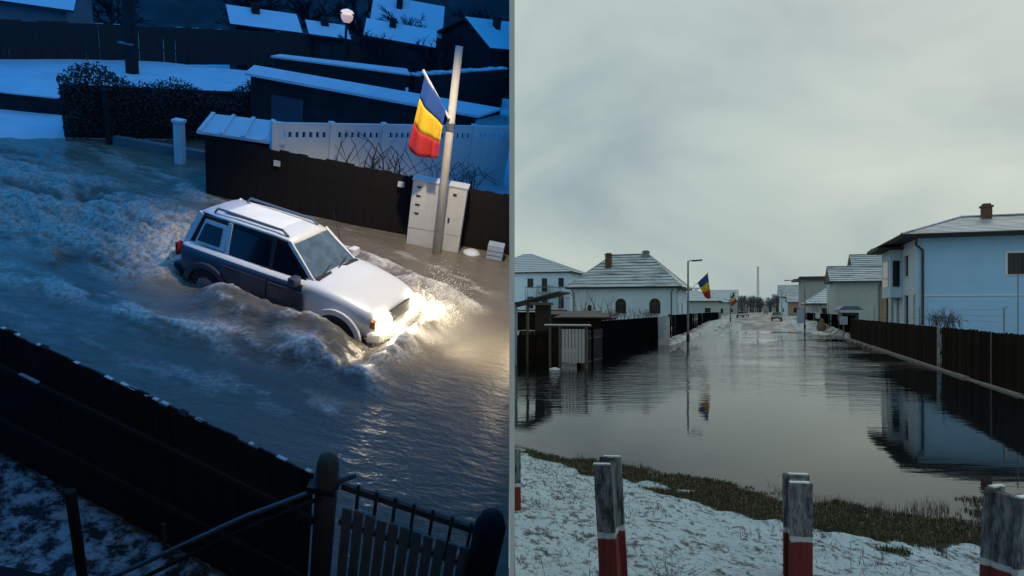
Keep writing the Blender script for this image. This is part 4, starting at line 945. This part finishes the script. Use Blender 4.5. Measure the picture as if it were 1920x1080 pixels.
# doors darkened to carry the side's shade; sills in dark cladding
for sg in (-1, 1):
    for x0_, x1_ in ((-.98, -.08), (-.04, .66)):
        d = MB(); d.prism([(x0_, sg*.838, .40), (x1_, sg*.838, .40), (x1_, sg*.838, .93), (x0_, sg*.838, .92)], (0, sg*.014, 0)); dd = d.build('door', m_paintshade, car)
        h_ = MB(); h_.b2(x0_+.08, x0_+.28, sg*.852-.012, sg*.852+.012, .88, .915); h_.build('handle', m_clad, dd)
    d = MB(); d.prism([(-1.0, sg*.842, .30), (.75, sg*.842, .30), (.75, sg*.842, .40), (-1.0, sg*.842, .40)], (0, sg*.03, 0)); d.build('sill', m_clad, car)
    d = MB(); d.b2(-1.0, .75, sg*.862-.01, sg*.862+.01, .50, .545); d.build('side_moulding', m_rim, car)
    for ax in (-1.30, 1.30):
        f_ = MB(); n = 12
        P = [(ax+.50*math.cos(math.pi*k/n), .36+.47*math.sin(math.pi*k/n)) for k in range(n+1)]; Q = [(ax+.40*math.cos(math.pi*k/n), .36+.38*math.sin(math.pi*k/n)) for k in range(n+1)]
        for k in range(n): f_.prism([(P[k][0], sg*.80, P[k][1]), (P[k+1][0], sg*.80, P[k+1][1]), (Q[k+1][0], sg*.80, Q[k+1][1]), (Q[k][0], sg*.80, Q[k][1])], (0, sg*(.045 if ax > 0 else .075), 0))
        f_.build('wheel_arch', m_paint if ax > 0 else m_paintshade, car)  # rear arches share the painted side shade
        i_ = MB(); i_.prism([(q[0], sg*.78, q[1]) for q in Q]+[(ax-.4, sg*.78, .2), (ax+.4, sg*.78, .2)], (0, sg*.065, 0)); i_.build('arch_liner', m_clad, car)
        w_ = MB(); w_.tube([(ax, sg*.68, .35), (ax, sg*.86, .35)], .35, 20); w_ = w_.build('wheel', m_tyre, car); q_ = MB(); q_.tube([(ax, sg*.70, .35), (ax, sg*.868, .35)], .22, 14); q_.build('rim', m_rim, w_)
# greenhouse: solid dark cabin with panes, pillars and roof
WB, WT, RB, RT = (.70, .60, 1.09), (.12, .50, 1.56), (-1.97, .62, 1.02), (-1.72, .50, 1.58)
SB = (.70, .70, 1.06)
def q(p, sg): return Vector((p[0], sg*p[1], p[2]))
cab = MB(); cab.add([q((.66, .60, 1.0), -1), q((.66, .60, 1.0), 1), q((.08, .485, 1.55), 1), q((.08, .485, 1.55), -1), q((-1.94, .60, 1.0), -1), q((-1.94, .60, 1.0), 1), q((-1.69, .485, 1.57), 1), q((-1.69, .485, 1.57), -1)], [(0,1,2,3), (4,7,6,5), (0,3,7,4), (1,5,6,2), (3,2,6,7), (0,4,5,1)]); cab.build('cabin', m_clad, car)
def pane(nm, pts, mat, off):
    pts = [Vector(p) for p in pts]; nn = (pts[1]-pts[0]).cross(pts[2]-pts[0]).normalized(); 
    if nn.dot(Vector(off)) < 0: nn = -nn
    m = MB(); m.prism([p+nn*.012 for p in pts], nn*.012); return m.build(nm, mat, car)
pane('windshield', [(.67, -.57, 1.10), (.67, .57, 1.10), (.13, .46, 1.53), (.13, -.46, 1.53)], m_blueglass, (1, 0, 1))
pane('rear_window', [(-1.955, -.50, 1.10), (-1.955, .50, 1.10), (-1.74, .42, 1.50), (-1.74, -.42, 1.50)], m_carglass, (-1, 0, .3))
def sidept(x, f): return (x, .60+.10*(1-f) if False else .635-.135*f, 1.05+.47*f)
for sg in (-1, 1):
    for nm, xs_b, xs_t in (('front_window', (-.10, .60), (-.13, .14)), ('rear_side_window', (-.98, -.17), (-1.0, -.20)), ('quarter_window', (-1.72, -1.10), (-1.58, -1.10))):
        P = [sidept(xs_b[0], 0), sidept(xs_b[1], 0), sidept(xs_t[1], .92), sidept(xs_t[0], .92)]
        pane(nm, [(p[0], sg*p[1], p[2]) for p in P], m_carglass if nm != 'quarter_window' else m_paint, (0, sg, .2))
    if True:
        P = [sidept(-1.66, .12), sidept(-1.2, .12), sidept(-1.2, .8), sidept(-1.56, .8)]; m = MB(); m.prism([(p[0], sg*(p[1]+.03), p[2]) for p in P], (0, sg*.008, 0)); m.build('quarter_glass', m_carglass, car)
    for nm, a, c_, w_ in (('pillar', (.68, .60, 1.07), (.11, .485, 1.56), .06), ('pillar', (-.135, .645, 1.03), (-.165, .51, 1.54), .07), ('pillar', (-1.04, .645, 1.03), (-1.06, .51, 1.55), .08), ('pillar', (-1.93, .61, 1.0), (-1.70, .49, 1.56), .10)):
        m = MB(); m.beam(q(a, sg), q(c_, sg), w_, .045, (0, sg, .3)); m.build(nm, m_paint if w_ != .07 else m_clad, car)
    m = MB(); m.tube([(-1.5, sg*.40, 1.60), (-1.44, sg*.40, 1.68), (-.1, sg*.40, 1.68), (.02, sg*.40, 1.60)], .022, 6); m.build('roof_rail', m_galv, car)
    m = MB(); m.box((.50, sg*.86, 1.10), (.13, .20, .15)); m.beam((.48, sg*.70, 1.06), (.50, sg*.80, 1.08), .05, .04); mo = m.build('mirror', m_paintshade if sg < 0 else m_paint, car)  # near mirror coloured as shaded, far one plain silver
    mo.modifiers.new('b', 'BEVEL').width = .035; mo.modifiers['b'].segments = 3
m = MB(); rr = []
for x, w_, z_ in ((-1.80, .40, 1.52), (-1.74, .49, 1.56), (-1.0, .51, 1.595), (-.2, .51, 1.60), (.06, .49, 1.575), (.17, .47, 1.54)):
    rr.append([(x, -w_, z_-.03), (x, -w_*.94, z_+.01), (x, -w_*.5, z_+.028), (x, w_*.5, z_+.028), (x, w_*.94, z_+.01), (x, w_, z_-.03)])
loft(m, rr); rf = m.build('roof', m_paint, car, None, True)
m = MB(); m.b2(-1.35, -.25, -.34, .34, 1.627, 1.634); m.build('roof_snow', m_snowlump, car)
# front end
for sg in (-1, 1):
    m = MB(); m.lathe([(.02, .0), (.12, .01), (.14, .05), (.12, .10)], 14); M_ = Matrix.Translation((1.97, sg*.50, .74)) @ Matrix.Rotation(R(90), 4, 'Y')
    hl = m.build('headlight', emit('headlight_glow', (1, .86, .60), 60), car, M_, True)
    m = MB(); m.box((1.93, sg*.70, .74), (.10, .10, .12)); m.build('turn_signal', plain('amber_lens', (.45, .16, .02), .3, .1, 5, 0), car)
    m = MB(); m.b2(-2.05, -2.0, sg*.70-.06, sg*.70+.06, .75, .98); m.build('tail_light', m_flagR, car)
m = MB()
for k in range(5): m.b2(1.97, 2.02, -.34, .34, .64+k*.045, .665+k*.045)
m.b2(1.98, 2.0, -.36, .36, .62, .87); m.build('grille', m_clad, car)
m = MB(); m.prism([(1.85, -.80, .40), (2.06, -.66, .40), (2.12, -.3, .40), (2.12, .3, .40), (2.06, .66, .40), (1.85, .80, .40)], (0, 0, .19)); bo = m.build('front_bumper', m_paint, car); bo.modifiers.new('b', 'BEVEL').width = .03
m = MB(); m.b2(-2.12, -1.95, -.74, .74, .40, .58); m.build('rear_bumper', m_clad, car)
m = MB(); m.b2(2.122, 2.135, -.26, .26, .44, .55); m.build('number_plate', m_frameW, car)
m = MB(); m.tube([(-2.06, .08, .86), (-2.26, .08, .86)], .34, 20); sp = m.build('spare_wheel', m_tyre, car); m = MB(); m.tube([(-2.262, .08, .86), (-2.275, .08, .86)], .30, 20); m.build('wheel_cover', m_paint, sp)
m = MB(); m.tube([(.42, .66, 1.08), (.12, .70, 1.78)], [.008, .004], 5); m.build('antenna', m_clad, car)
for y0_, y1_ in ((-.45, .02), (.02, .5)): m = MB(); m.beam((.74, y0_, 1.125), (.60, y1_, 1.17), .02, .015); m.build('wiper', m_clad, car)
m = MB(); m.b2(.70, .78, -.58, .58, 1.112, 1.12); m.build('cowl', m_clad, car)
# the light the headlights throw
for sg in (-1, 1):
    ld = bpy.data.lights.new('headlight_beam', 'SPOT'); ld.energy = 400; ld.color = (1, .84, .58); ld.spot_size = R(96); ld.spot_blend = .9; ld.shadow_soft_size = .06
    lo = bpy.data.objects.new('headlight_beam', ld); COL.objects.link(lo); lo.parent = car
    lo.matrix_basis = Matrix.Translation((2.17, sg*.50, .74)) @ Vector((1, .10, -.34)).to_track_quat('-Z', 'Y').to_matrix().to_4x4()

# ------------------------------------------------ black fence behind the car, cabinet, pole and flag
board_fence('board_fence', 'dark board fence behind the car, running to the cabinet and beyond', LT(-7.4, 14.62, 0, .012), 7.35, 1.40, .21, .215, m_mfence, 0, post=2.4, jit=.004, cap=0)
m = MB()
for p_ in ((-5.75, 14.58, 1.12), (-2.95, 14.58, 1.2)): m = MB(); m.b2(-.07, .07, -.02, .01, -.06, .06); tag(m.build('white_plate', m_elec, None, LT(*p_)), ('small white plate on the dark fence behind the car roof', 'white plate on the dark fence left of the cabinet')[p_[0] > -4], 'plate')
c = thing('electric_cabinet', 'wide pale electric cabinet lit warm, standing before the dark fence', 'cabinet', LT(-2.03, 14.22, 0, .04))
W = 1.18; H = 1.48
m = MB(); m.b2(-W/2, W/2, 0, .3, -.3, H); m.build('body', m_elec, c)
m = MB(); m.b2(-W/2-.02, W/2+.02, -.03, .32, H, H+.035); m.build('lid', m_elec, c)
for x0_, x1_ in ((-W/2, -.22), (-.22, .2), (.2, W/2)):
    d = MB(); d.b2(x0_+.008, x1_-.008, -.016, -.001, .40, H-.015); d = d.build('door', m_elec, c)
    if x0_ < -.4:
        for k in range(4): v_ = MB(); v_.b2(x0_+.1, x0_+.2, -.024, -.017, 1.32-k*.2, 1.365-k*.2); v_.build('vent', m_dark, d)
    elif x0_ > .1:
        v_ = MB(); v_.b2(.30, .38, -.024, -.017, 1.28, 1.34); v_.build('vent', m_dark, d); v_ = MB(); v_.b2(.26, .30, -.03, -.017, .66, .78); v_.build('lock', m_dark, d)
d = MB(); d.b2(-W/2+.008, W/2-.008, -.014, -.001, -.02, .385); d.build('plinth', m_elec, c)
c = thing('utility_pole', 'tall pale tapered pole in front of the wide cabinet, lit warm', 'pole', LT(-1.88, 13.95, 0))
m = MB(); m.tube([(0, 0, -.3), (-.07, .05, 2.4), (-.12, .1, 4.33)], [.10, .085, .075], 12); m.build('shaft', plain('pale_pole', (.60, .55, .46), .8, .15, 5, .15), c, None, True)
m = MB(); m.tube([(-.075, .05, 2.72), (-.08, .05, 2.86)], .10, 12); m.build('band', m_galv, c)
org = Vector((-1.96, 13.9, 2.9))
def lf(u, v, y):   # point of the dusk street at depth y behind pixel, given relative to the flag base
    d = Vector(((u-960)/1280, 1, -(v-581)/1280)); inv = FL.inverted(); cl_ = inv @ Vector((0, 0, 2.4)); dl = inv.to_3x3() @ d
    return cl_ + dl*((y-cl_.y)/dl.y) - org
flag('large blue yellow red flag hanging from a short mast on the lit pole', FL @ Matrix.Translation(org), lf(797, 138, 13.85), lf(836, 205, 13.85), lf(762, 274, 13.75), lf(824, 296, 13.75), .085, mast_from=lf(842, 222, 13.9), r_=.028, n=24, mmat=m_frameW)
c = thing('crate', 'pale blue crate at the foot of the dark fence by the right edge', 'crate', LT(-.62, 14.35, 0)); m = MB(); m.b2(-.18, .18, -.15, .15, -.1, .34); m.build('box', m_elecblue, c)
for k in range(3): m = MB(); m.b2(-.17, .17, -.165, -.151, .02+k*.1, .08+k*.1); m.build('slat', m_elecblue, c)
m = MB(); m.lathe([(.2, -.1), (.22, .0), (.12, .06), (.02, .08)], 9); tag(m.build('snow_lump', m_nightsnow, None, LT(-1.15, 14.4, 0), True), 'small snow lump beside the pale blue crate', 'snow lump')

# ------------------------------------------------ near dark fence, yard and gate
A = Vector((-6.3, 6.05)); B = Vector((-1.32, 4.42)); dAB = B-A
board_fence('board_fence', 'black board fence nearest the camera, between yard and flooded road', LT(A.x, A.y, 0, math.atan2(dAB.y, dAB.x)), dAB.length, 1.76, .115, .113, m_nfence, 0, post=1.8, jit=.012, cap=.4, side=-1, pside=1, rails=(.3, .72), capl=.1)
rz_ = math.atan2(dAB.y, dAB.x)
m = MB(); m.b2(1.66, 1.92, -.068, -.032, 1.345, 1.36); tag(m.build('snow_streak', m_nightsnow, None, LT(A.x, A.y, 0, rz_)), 'short streak of snow lying on the rail of the near fence', 'snow')
xs = np.linspace(-7.5, 0.6, 90); ys = np.linspace(3.2, 6.1, 40)
def yz(x, y):
    e_ = y-(A.y+(x-A.x)*dAB.y/dAB.x); return np.where(e_ < -.02, .05, -.3)+(fbm(x*3, y*3, 31)-.5)*.05-.3*sstep(-.5, -.1, e_)*(x > -2.2)
me = grid_mesh('yard', xs, ys, yz, m_yard); o = tag(link('yard', me, None, FL), kind='structure'); clip(o, (XL, 0, 0), (1, 0, 0))
m = MB(); m.tube([(0, 0, -.2), (.0, 0, 1.2)], .045, 8); tag(m.build('yard_post', m_ndark, None, LT(-3.42, 4.28)), 'thin dark post standing in the snowy yard', 'post')
m = MB(); m.tube([(0, 0, -.2), (.0, 0, .5)], .02, 6); tag(m.build('yard_stake', m_wood, None, LT(-2.9, 4.75)), 'short pale stake at the edge of the snowy yard', 'stake')
gp = thing('gate_post', 'round topped wooden gate post at the end of the near dark fence', 'post', LT(-1.25, 4.42))
m = MB(); m.tube([(0, 0, -.2), (0, 0, 1.9), (0, 0, 1.99), (0, 0, 2.02)], [.095, .095, .075, .03], 12); m.build('shaft', m_wood, gp, None, True)
m = MB(); m.b2(-.14, .1, -.10, .10, 1.66, 1.72); m.build('hinge_band', m_dark, gp)
gp = thing('gate_post', 'dark broad gate post in the lower right corner of the dusk street', 'post', LT(.17, 4.24)); m = MB(); m.tube([(0, 0, -.2), (0, 0, 1.78), (0, 0, 1.88), (0, 0, 1.90)], [.13, .13, .09, .03], 12); m.build('shaft', m_ndark, gp, None, True)
clip(gp.children[0], (0, 0, 0), (0, 0, 0)) if False else None
g = thing('picket_gate', 'pale picket gate with top rail beside the round topped post', 'gate', LT(-1.14, 4.46, 0, math.atan2(4.25-4.46, .06+1.14)))
pk = MB(); pk.b2(-.042, .042, -.012, .012, .0, 1.46); pkm = pk.mesh('picket', plain('pale_picket', (.26, .27, .28), .85, .4, 4, .3, stretch=(8, 8, .7)))
for k in range(11): link('picket', pkm, g, T(.08+k*.108, 0, rnd.uniform(-.01, .01)))
for z_ in (.35, 1.22, 1.62): m = MB(); m.b2(0, 1.22, .014, .05, z_, z_+.06); m.build('rail', m_wood, g)
bk = MB(); bk.b2(-.012, .012, .016, .04, 1.28, 1.72); bkm = bk.mesh('spike', m_dark)
for k in range(7): link('spike', bkm, g, T(.15+k*.17, 0, 0))
m = MB(); m.tube([(-3.05, 4.06, .45), (-1.9, 4.3, 1.28), (-1.0, 4.40, 1.88)], .022, 8); tag(m.build('brace_pipe', m_galv, None, FL), 'thin metal brace pipe slanting up to the round topped gate post', 'pipe')
m = MB(); m.tube([(-2.95, 4.0, .40), (-1.95, 4.22, 1.15), (-1.25, 4.30, 1.66)], .018, 8); tag(m.build('brace_pipe', m_ndark, None, FL), 'lower dark brace pipe running beside the thin metal one', 'pipe')

# ------------------------------------------------ background of the dusk street
# snowy ground beyond the water and lower ground behind the far fence
sh_ = [(-30, 9), (-16, 13.5), (-12.9, 15.6), (-11.6, 17.0), (-8.2, 20.3), (-7.6, 15.2), (-.2, 15.2), (6, 15.2)]
def gz(x, y):
    e_ = y-np.interp(x, [p_[0] for p_ in sh_], [p_[1] for p_ in sh_]); return np.where(e_ > 0, .02+.16*sstep(0, .8, e_), -.1+e_*.2) + (fbm(x*.6, y*.6, 41)-.5)*.08*sstep(0, 1, e_) - 1.3*sstep(25.5, 33, y-.55*(x+18))
me = grid_mesh('snow_ground', np.linspace(-48, 10, 190), np.linspace(9, 66, 190), gz, m_nightsnow); o = tag(link('snow_ground', me, None, FL), kind='structure'); clip(o, (XL, 0, 0), (1, 0, 0))
# hedge
def leafmass(name, label, M, L, D, H, n, mat, cat='hedge', size=.07):
    root = thing(name, label, cat, M); vs = []; fs = []
    for i in range(n):
        x = rnd.uniform(0, L); top = H*(.86+.22*math.sin(x*2.1)*math.sin(x*.9+1)+rnd.gauss(0, .03)); z_ = rnd.uniform(0, 1)**.7*top; y = rnd.uniform(-D/2, D/2)
        a = Vector((rnd.gauss(0, 1), rnd.gauss(0, 1), rnd.gauss(0, 1))).normalized()*size*rnd.uniform(.5, 1.5); b_ = Vector((rnd.gauss(0, 1), rnd.gauss(0, 1), rnd.gauss(0, 1))).normalized()*size*.6; p_ = Vector((x, y, z_)); k = len(vs)
        vs += [p_-a, p_+b_, p_+a, p_-b_]; fs.append((k, k+1, k+2, k+3))
    me = bpy.data.meshes.new('foliage'); me.from_pydata([tuple(v_) for v_ in vs], [], fs); me.materials.append(mat); link('foliage', me, root)
    m = MB()
    for k in range(int(L/.5)): m.tube([(k*.5+.2, 0, -.1), (k*.5+.2+rnd.gauss(0, .1), 0, H*.8)], [.03, .012], 5)
    m.build('stems', m_bark, root)
    m = MB(); m.b2(0, L, -.04, .04, -.1, H*.78); m.build('backing_boards', m_ndark, root)
    return root
m_hedge = plain('dark_hedge', (.07, .075, .08), .9, .4, 4, 0, spec=.1)
hd = Vector((3.9, 3.65)); leafmass('hedge', 'dark ragged hedge along the far edge of the flooded road', LT(-12.1, 16.65, 0, math.atan2(hd.y, hd.x)), hd.length, .7, 1.75, 17000, m_hedge, size=.042)
m = MB(); m.tube([(0, 0, -.1), (0, 0, 1.35)], .07, 8); m.box((0, 0, 1.38), (.16, .16, .05)); tag(m.build('hedge_post', m_ndark, None, LT(-11.1, 16.9)), 'dark post with snowy cap before the ragged hedge', 'post')
m = MB(); m.b2(0, 3.0, -.1, .1, -.05, .22); tag(m.build('barrier', m_nwall, None, LT(-11.0, 17.0, 0, .08)), 'low concrete barrier at the foot of the ragged hedge', 'barrier')
m = MB(); m.b2(-.1, .1, -.1, .1, -.2, 1.05); m.b2(-.13, .13, -.13, .13, 1.05, 1.12); tag(m.build('gate_pillar', m_perf, None, LT(-9.0, 16.5)), 'short white pillar left of the dark fence behind the car', 'pillar')
# snow covered lean-to at the left end of the black fence
p = thing('low_roof', 'low snow covered board roof at the left end of the dark fence', 'roof', LT(-7.55, 14.75, 0))
m = MB(); m.prism([(-.1, 0, 1.38), (1.75, .35, 1.38), (1.3, 1.75, 1.52), (-.35, 1.15, 1.52)], (0, 0, .06)); m.build('deck', m_nightsnow, p)
for k in range(4): m = MB(); m.prism([(-.08+k*.45, .02+k*.085, 1.45), (.0+k*.45, .035+k*.085, 1.45), (-.25+k*.42, 1.2+k*.15, 1.59), (-.33+k*.42, 1.18+k*.15, 1.59)], (0, 0, .03)); m.build('batten', m_nightsnow, p)
m = MB(); m.b2(-.05, 1.6, .4, 1.1, 0, 1.38); m.build('wall', m_ndark, p)
# pierced white fence
PA, PB = Vector((-6.0, 15.0)), Vector((-.95, 19.75)); dP = PB-PA; Lp = dP.length
pf = thing('pierced_fence', 'white concrete fence with a row of small holes along its top', 'fence', LT(PA.x, PA.y, 0, math.atan2(dP.y, dP.x)))
npan = 5; lp = Lp/npan
for k in range(npan):
    m = MB(); hole = .085; ops = [(.12+j*.165, .12+j*.165+hole, 1.55, 1.69, 0) for j in range(int((lp-.2)/.165))]; wall_face(m, lp-.1, 1.85, ops, .07); m.b2(0, lp-.1, .075, .08, 0, 1.5); m.b2(0, lp-.1, .0, .08, 1.851, 1.89); m.build('panel', m_perf, pf, T(k*lp+.05, 0))
    m = MB(); m.b2(-.06, .06, -.05, .1, -.1, 1.93); m.build('post', m_perf, pf, T(k*lp, 0))
vine('dark bare shrub in front of the pierced white fence', LT(-4.9, 15.4, .2, .7), 2.2, 1.5, 14, mat=m_bark, rr=.02)
vine('low dark shrub before the pierced white fence near the lit pole', LT(-2.6, 17.2, .2, .7), 1.6, 1.0, 14, mat=m_bark, rr=.016)
# long shed with snow roof
p = thing('long_shed', 'long low dark shed with a bright snowy roof behind the pierced fence', 'shed', LT(-8.5, 19.5, 0, .07))
m = MB(); m.prism([(-.1, -.2, 1.93), (6.5, -.2, 1.93), (7.1, .95, 2.05), (-.1, .55, 2.05)], (0, 0, .07)); m.build('roof', m_nightsnow, p)
m = MB(); m.b2(0, 6.4, 0, .9, -.1, 1.92); m.build('wall', m_ndark, p)
m = MB(); m.b2(.6, 1.5, -.04, -.002, 0, 1.5); m.build('door', plain('bluish_door', (.05, .07, .10), .7, .3, 3, .1), p)
p = thing('back_shed', 'thin snow edged shed roof behind the long low shed', 'shed', LT(-8.8, 21.6, 0, .45))
m = MB(); m.prism([(0, 0, 2.15), (4.4, 0, 2.12), (4.4, .6, 2.2), (.3, .25, 2.2)], (0, 0, .05)); m.build('roof', m_nightsnow, p); m = MB(); m.b2(.1, 4.3, .05, .6, -.6, 2.1); m.build('wall', m_ndark, p)
p = thing('garden_wall', 'dark garden wall with patchy snow cap behind the lit pole', 'wall', LT(-4.7, 23.8, 0, 1.2))
m = MB(); m.b2(0, 7, 0, .25, -.5, 2.1); m.build('wall', m_ndark, p); m = MB()
for k in range(16): m.b2(k*.44, k*.44+rnd.uniform(.2, .44), -.02, .28, 2.1, 2.1+rnd.uniform(.03, .09))
tag(m.build('snow_cap', m_nightsnow, p), kind='stuff')
# low wall at the left, snow field edge
p = thing('low_wall', 'low dark wall beyond the snow bank at the left edge', 'wall', LT(-19, 15.6, 0, .38)); m = MB(); m.b2(0, 6.4, 0, .2, -.1, .62); m.build('wall', m_ndark, p); m = MB(); m.b2(0, 6.4, -.03, .23, .62, .66); m.build('snow_cap', m_nightsnow, p)
# far fence
FA, FB = Vector((-21.0, 18.2)), Vector((-9.5, 39)); dF = FB-FA
board_fence('board_fence', 'long dark far fence below the snowy roofs', LT(FA.x, FA.y, 0, math.atan2(dF.y, dF.x)), dF.length, 1.45, .5, .49, m_nfence, 0, post=3, jit=.02, cap=.12)
c = thing('utility_pole', 'dark wooden utility pole before the far fence, top out of view', 'pole', LT(-15.0, 24.5, 0)); m = MB(); m.tube([(0, 0, -.3), (0, 0, 7.5)], [.22, .16], 10); m.build('shaft', m_ndark, c); m = MB(); m.beam((-.35, -.15, 1.2), (.2, -.2, 1.2), .08, .06); m.build('bracket', m_galv, c)
# houses behind the far fence (their ground lies lower)
def nhouse(label, x, y, rz, W, D, ze, zr, wm=None, rm=None):
    p = thing('dusk_house', label, 'house', LT(x, y, 0, rz)); ov = .3
    m = MB(); m.b2(0, W, 0, D, -1.6, ze-.02); m.prism([(W, 0, ze), (W, D, ze), (W, D/2, zr-.1)], (-.1, 0, 0)); m.prism([(0, 0, ze), (0, D, ze), (0, D/2, zr-.1)], (.1, 0, 0)); m.build('wall', wm or m_nwall, p)
    r_ = MB(); r_.prism([(-ov, -ov, ze-.1), (-ov, D/2, zr), (-ov, D+ov, ze-.1), (-ov, D+ov, ze-.02), (-ov, D/2, zr+.1), (-ov, -ov, ze-.02)], (W+2*ov, 0, 0)); r_ = r_.build('roof', rm or m_nroof, p)
    m = MB(); m.b2(W*.3, W*.3+.35, D*.3, D*.3+.35, ze, zr+.35); m.build('chimney', m_ndark, r_)
    for k in range(2): m = MB(); m.b2(W*(.2+.45*k), W*(.2+.45*k)+.5, -.03, -.002, ze-1.1, ze-.4); m.build('window', m_glass, p)
    return p
m_nroof = snowy('dusk_roof', (.03, .03, .035), .85, .8, (.62, .70, .78), .8, .2)
nhouse('snow roofed house with pale gable at the upper left corner', -25.5, 22.6, .42, 8.0, 5.0, 1.75, 3.2)
nhouse('small snow roofed shed right of the dark utility pole', -14.9, 32.6, .55, 2.6, 2.6, 1.5, 2.0, m_ndark)
nhouse('tiny snow roof right of the small shed behind the far fence', -11.9, 34.4, .5, 1.4, 2.0, 1.5, 1.85, m_ndark)
nhouse('snow roofed house behind the orange lantern', -11.0, 42, .2, 3.6, 3.2, 1.6, 3.1, m_ndark)
nhouse('lower snow roofed house below the orange lantern', -10.2, 38.0, .2, 3.2, 2.4, 1.5, 2.1, m_ndark)
nhouse('far house with a snowy roof at the upper right of the dusk street', -4.0, 40, .9, 5, 4, 1.9, 3.0, m_ndark)
# dark wooded rise closing the dusk street
me = grid_mesh('wooded_rise', np.linspace(-48, 8, 120), np.linspace(40, 65.5, 50), lambda x, y: -1.5+sstep(40, 58, y)*(6.5+2.2*fbm(x*.25, y*.25, 51))+1.6*fbm(x*.9, y*.9, 52), snowy('rise_wood', (.035, .04, .05), .30, .35, (.16, .2, .24), .9, .5))
o = tag(link('hill', me, None, FL), kind='structure'); clip(o, (XL, 0, 0), (1, 0, 0))
TRN = [(a.copy(), b.copy()) for a, b in TR]
m_ntwig = plain('night_twigs', (.02, .023, .03), .9, .3, 3, 0, spec=.1)
for a, b in TRN: b.materials[0] = m_ntwig
NTL = ['dark bare tree left of the dusk utility pole', 'dark bare tree right of the dusk utility pole', 'dark bare tree behind the tiny snow roof', 'dark bare tree left of the orange lantern', 'dark bare tree right of the orange lantern', 'dark bare tree above the thin shed roof', 'dark bare tree above the lit pole', 'dark bare tree at the upper right corner of the dusk street', 'dark bare tree high behind the far fence', 'dark bare tree behind the far right house']
for k, (x, y, s_) in enumerate(((-21, 33, .35), (-16, 37, .42), (-13.5, 39, .4), (-12.5, 44, .45), (-9, 42, .42), (-8.5, 33, .34), (-6.0, 36, .40), (-3.5, 33, .36), (-18, 41, .5), (-5, 46, .5))):
    t_ = thing('bare_tree', NTL[k], 'tree', LT(x, y, -1, rnd.uniform(0, 6)), 'dark trees behind the dusk street')
    for nm, me_ in zip(('trunk', 'crown'), TRN[k % 3]): link(nm, me_, t_, Matrix.Diagonal((s_*1.3, s_*1.3, s_, 1)))
# lit lantern among the roofs
c = thing('lantern', 'small lit orange lantern on a post among the far roofs', 'lantern', LT(-8.2, 27.2, 0)); 
m = MB(); m.tube([(0, 0, -.5), (0, 0, 3.0)], .05, 6); m.build('post', m_ndark, c); m = MB(); m.lathe([(.12, 3.0), (.22, 3.12), (.24, 3.25), (.15, 3.34)], 10); m.build('globe', emit('lantern_glow', (1, .5, .16), .42), c, None, True)
m = MB(); m.lathe([(.26, 3.345), (.2, 3.42), (.05, 3.47)], 10); m.build('cap', emit('lantern_cap', (1, .78, .5), .65), c)
# street lamp on the partition, above the picture, whose warm light falls on car, cabinet and pole
c = thing('wall_lamp', 'street lamp on a bracket fixed to the added partition above the car', 'lamp', LT(-1.4, 11.3, 7.0))
m = MB(); m.tube([(-.5, 0, 0), (0, 0, .12), (1.1, 0, .15)], .03, 6); m.build('bracket', m_galv, c); m = MB(); m.lathe([(.16, -.02), (.2, .06), (.08, .14)], 12, (-.5, 0, 0)); m.build('shade', m_dark, c); m = MB(); m.lathe([(.06, -.06), (.12, -.03), (.12, -.021)], 12, (-.5, 0, 0)); m.build('bulb', emit('lamp_glow', (1, .86, .62), 8), c)
ld = bpy.data.lights.new('lamp_light', 'SPOT'); ld.energy = 1900; ld.color = (1, .80, .52); ld.spot_size = R(72); ld.spot_blend = .6; ld.shadow_soft_size = .12
lo = bpy.data.objects.new('lamp_light', ld); COL.objects.link(lo); lo.parent = c; lo.matrix_basis = Matrix.Translation((-.5, 0, -.1)) @ Vector((-.13, .20, -1)).to_track_quat('-Z', 'Y').to_matrix().to_4x4()

# nothing of one place reaches through the partition into the other
bpy.context.view_layer.update()
def trim_left(o):
    mw = o.matrix_world
    if max((mw @ Vector(c_)).x for c_ in o.bound_box) <= XL or min((mw @ Vector(c_)).x for c_ in o.bound_box) > 5: return
    o.data = o.data.copy(); b_ = bmesh.new(); b_.from_mesh(o.data); iv = mw.inverted()
    bmesh.ops.bisect_plane(b_, geom=list(b_.verts)+list(b_.edges)+list(b_.faces), plane_co=iv @ Vector((XL, 0, 0)), plane_no=(mw.to_3x3().transposed() @ Vector((1, 0, 0))).normalized(), clear_outer=True)
    b_.to_mesh(o.data); b_.free()
for o in list(COL.objects):
    if o.type == 'MESH' and o.name not in DAY and not o.name.startswith('partition'):
        trim_left(o)
for o in list(COL.objects):
    if o.type == 'MESH' and o.name not in DAY and len(o.data.vertices) == 0: bpy.data.objects.remove(o)
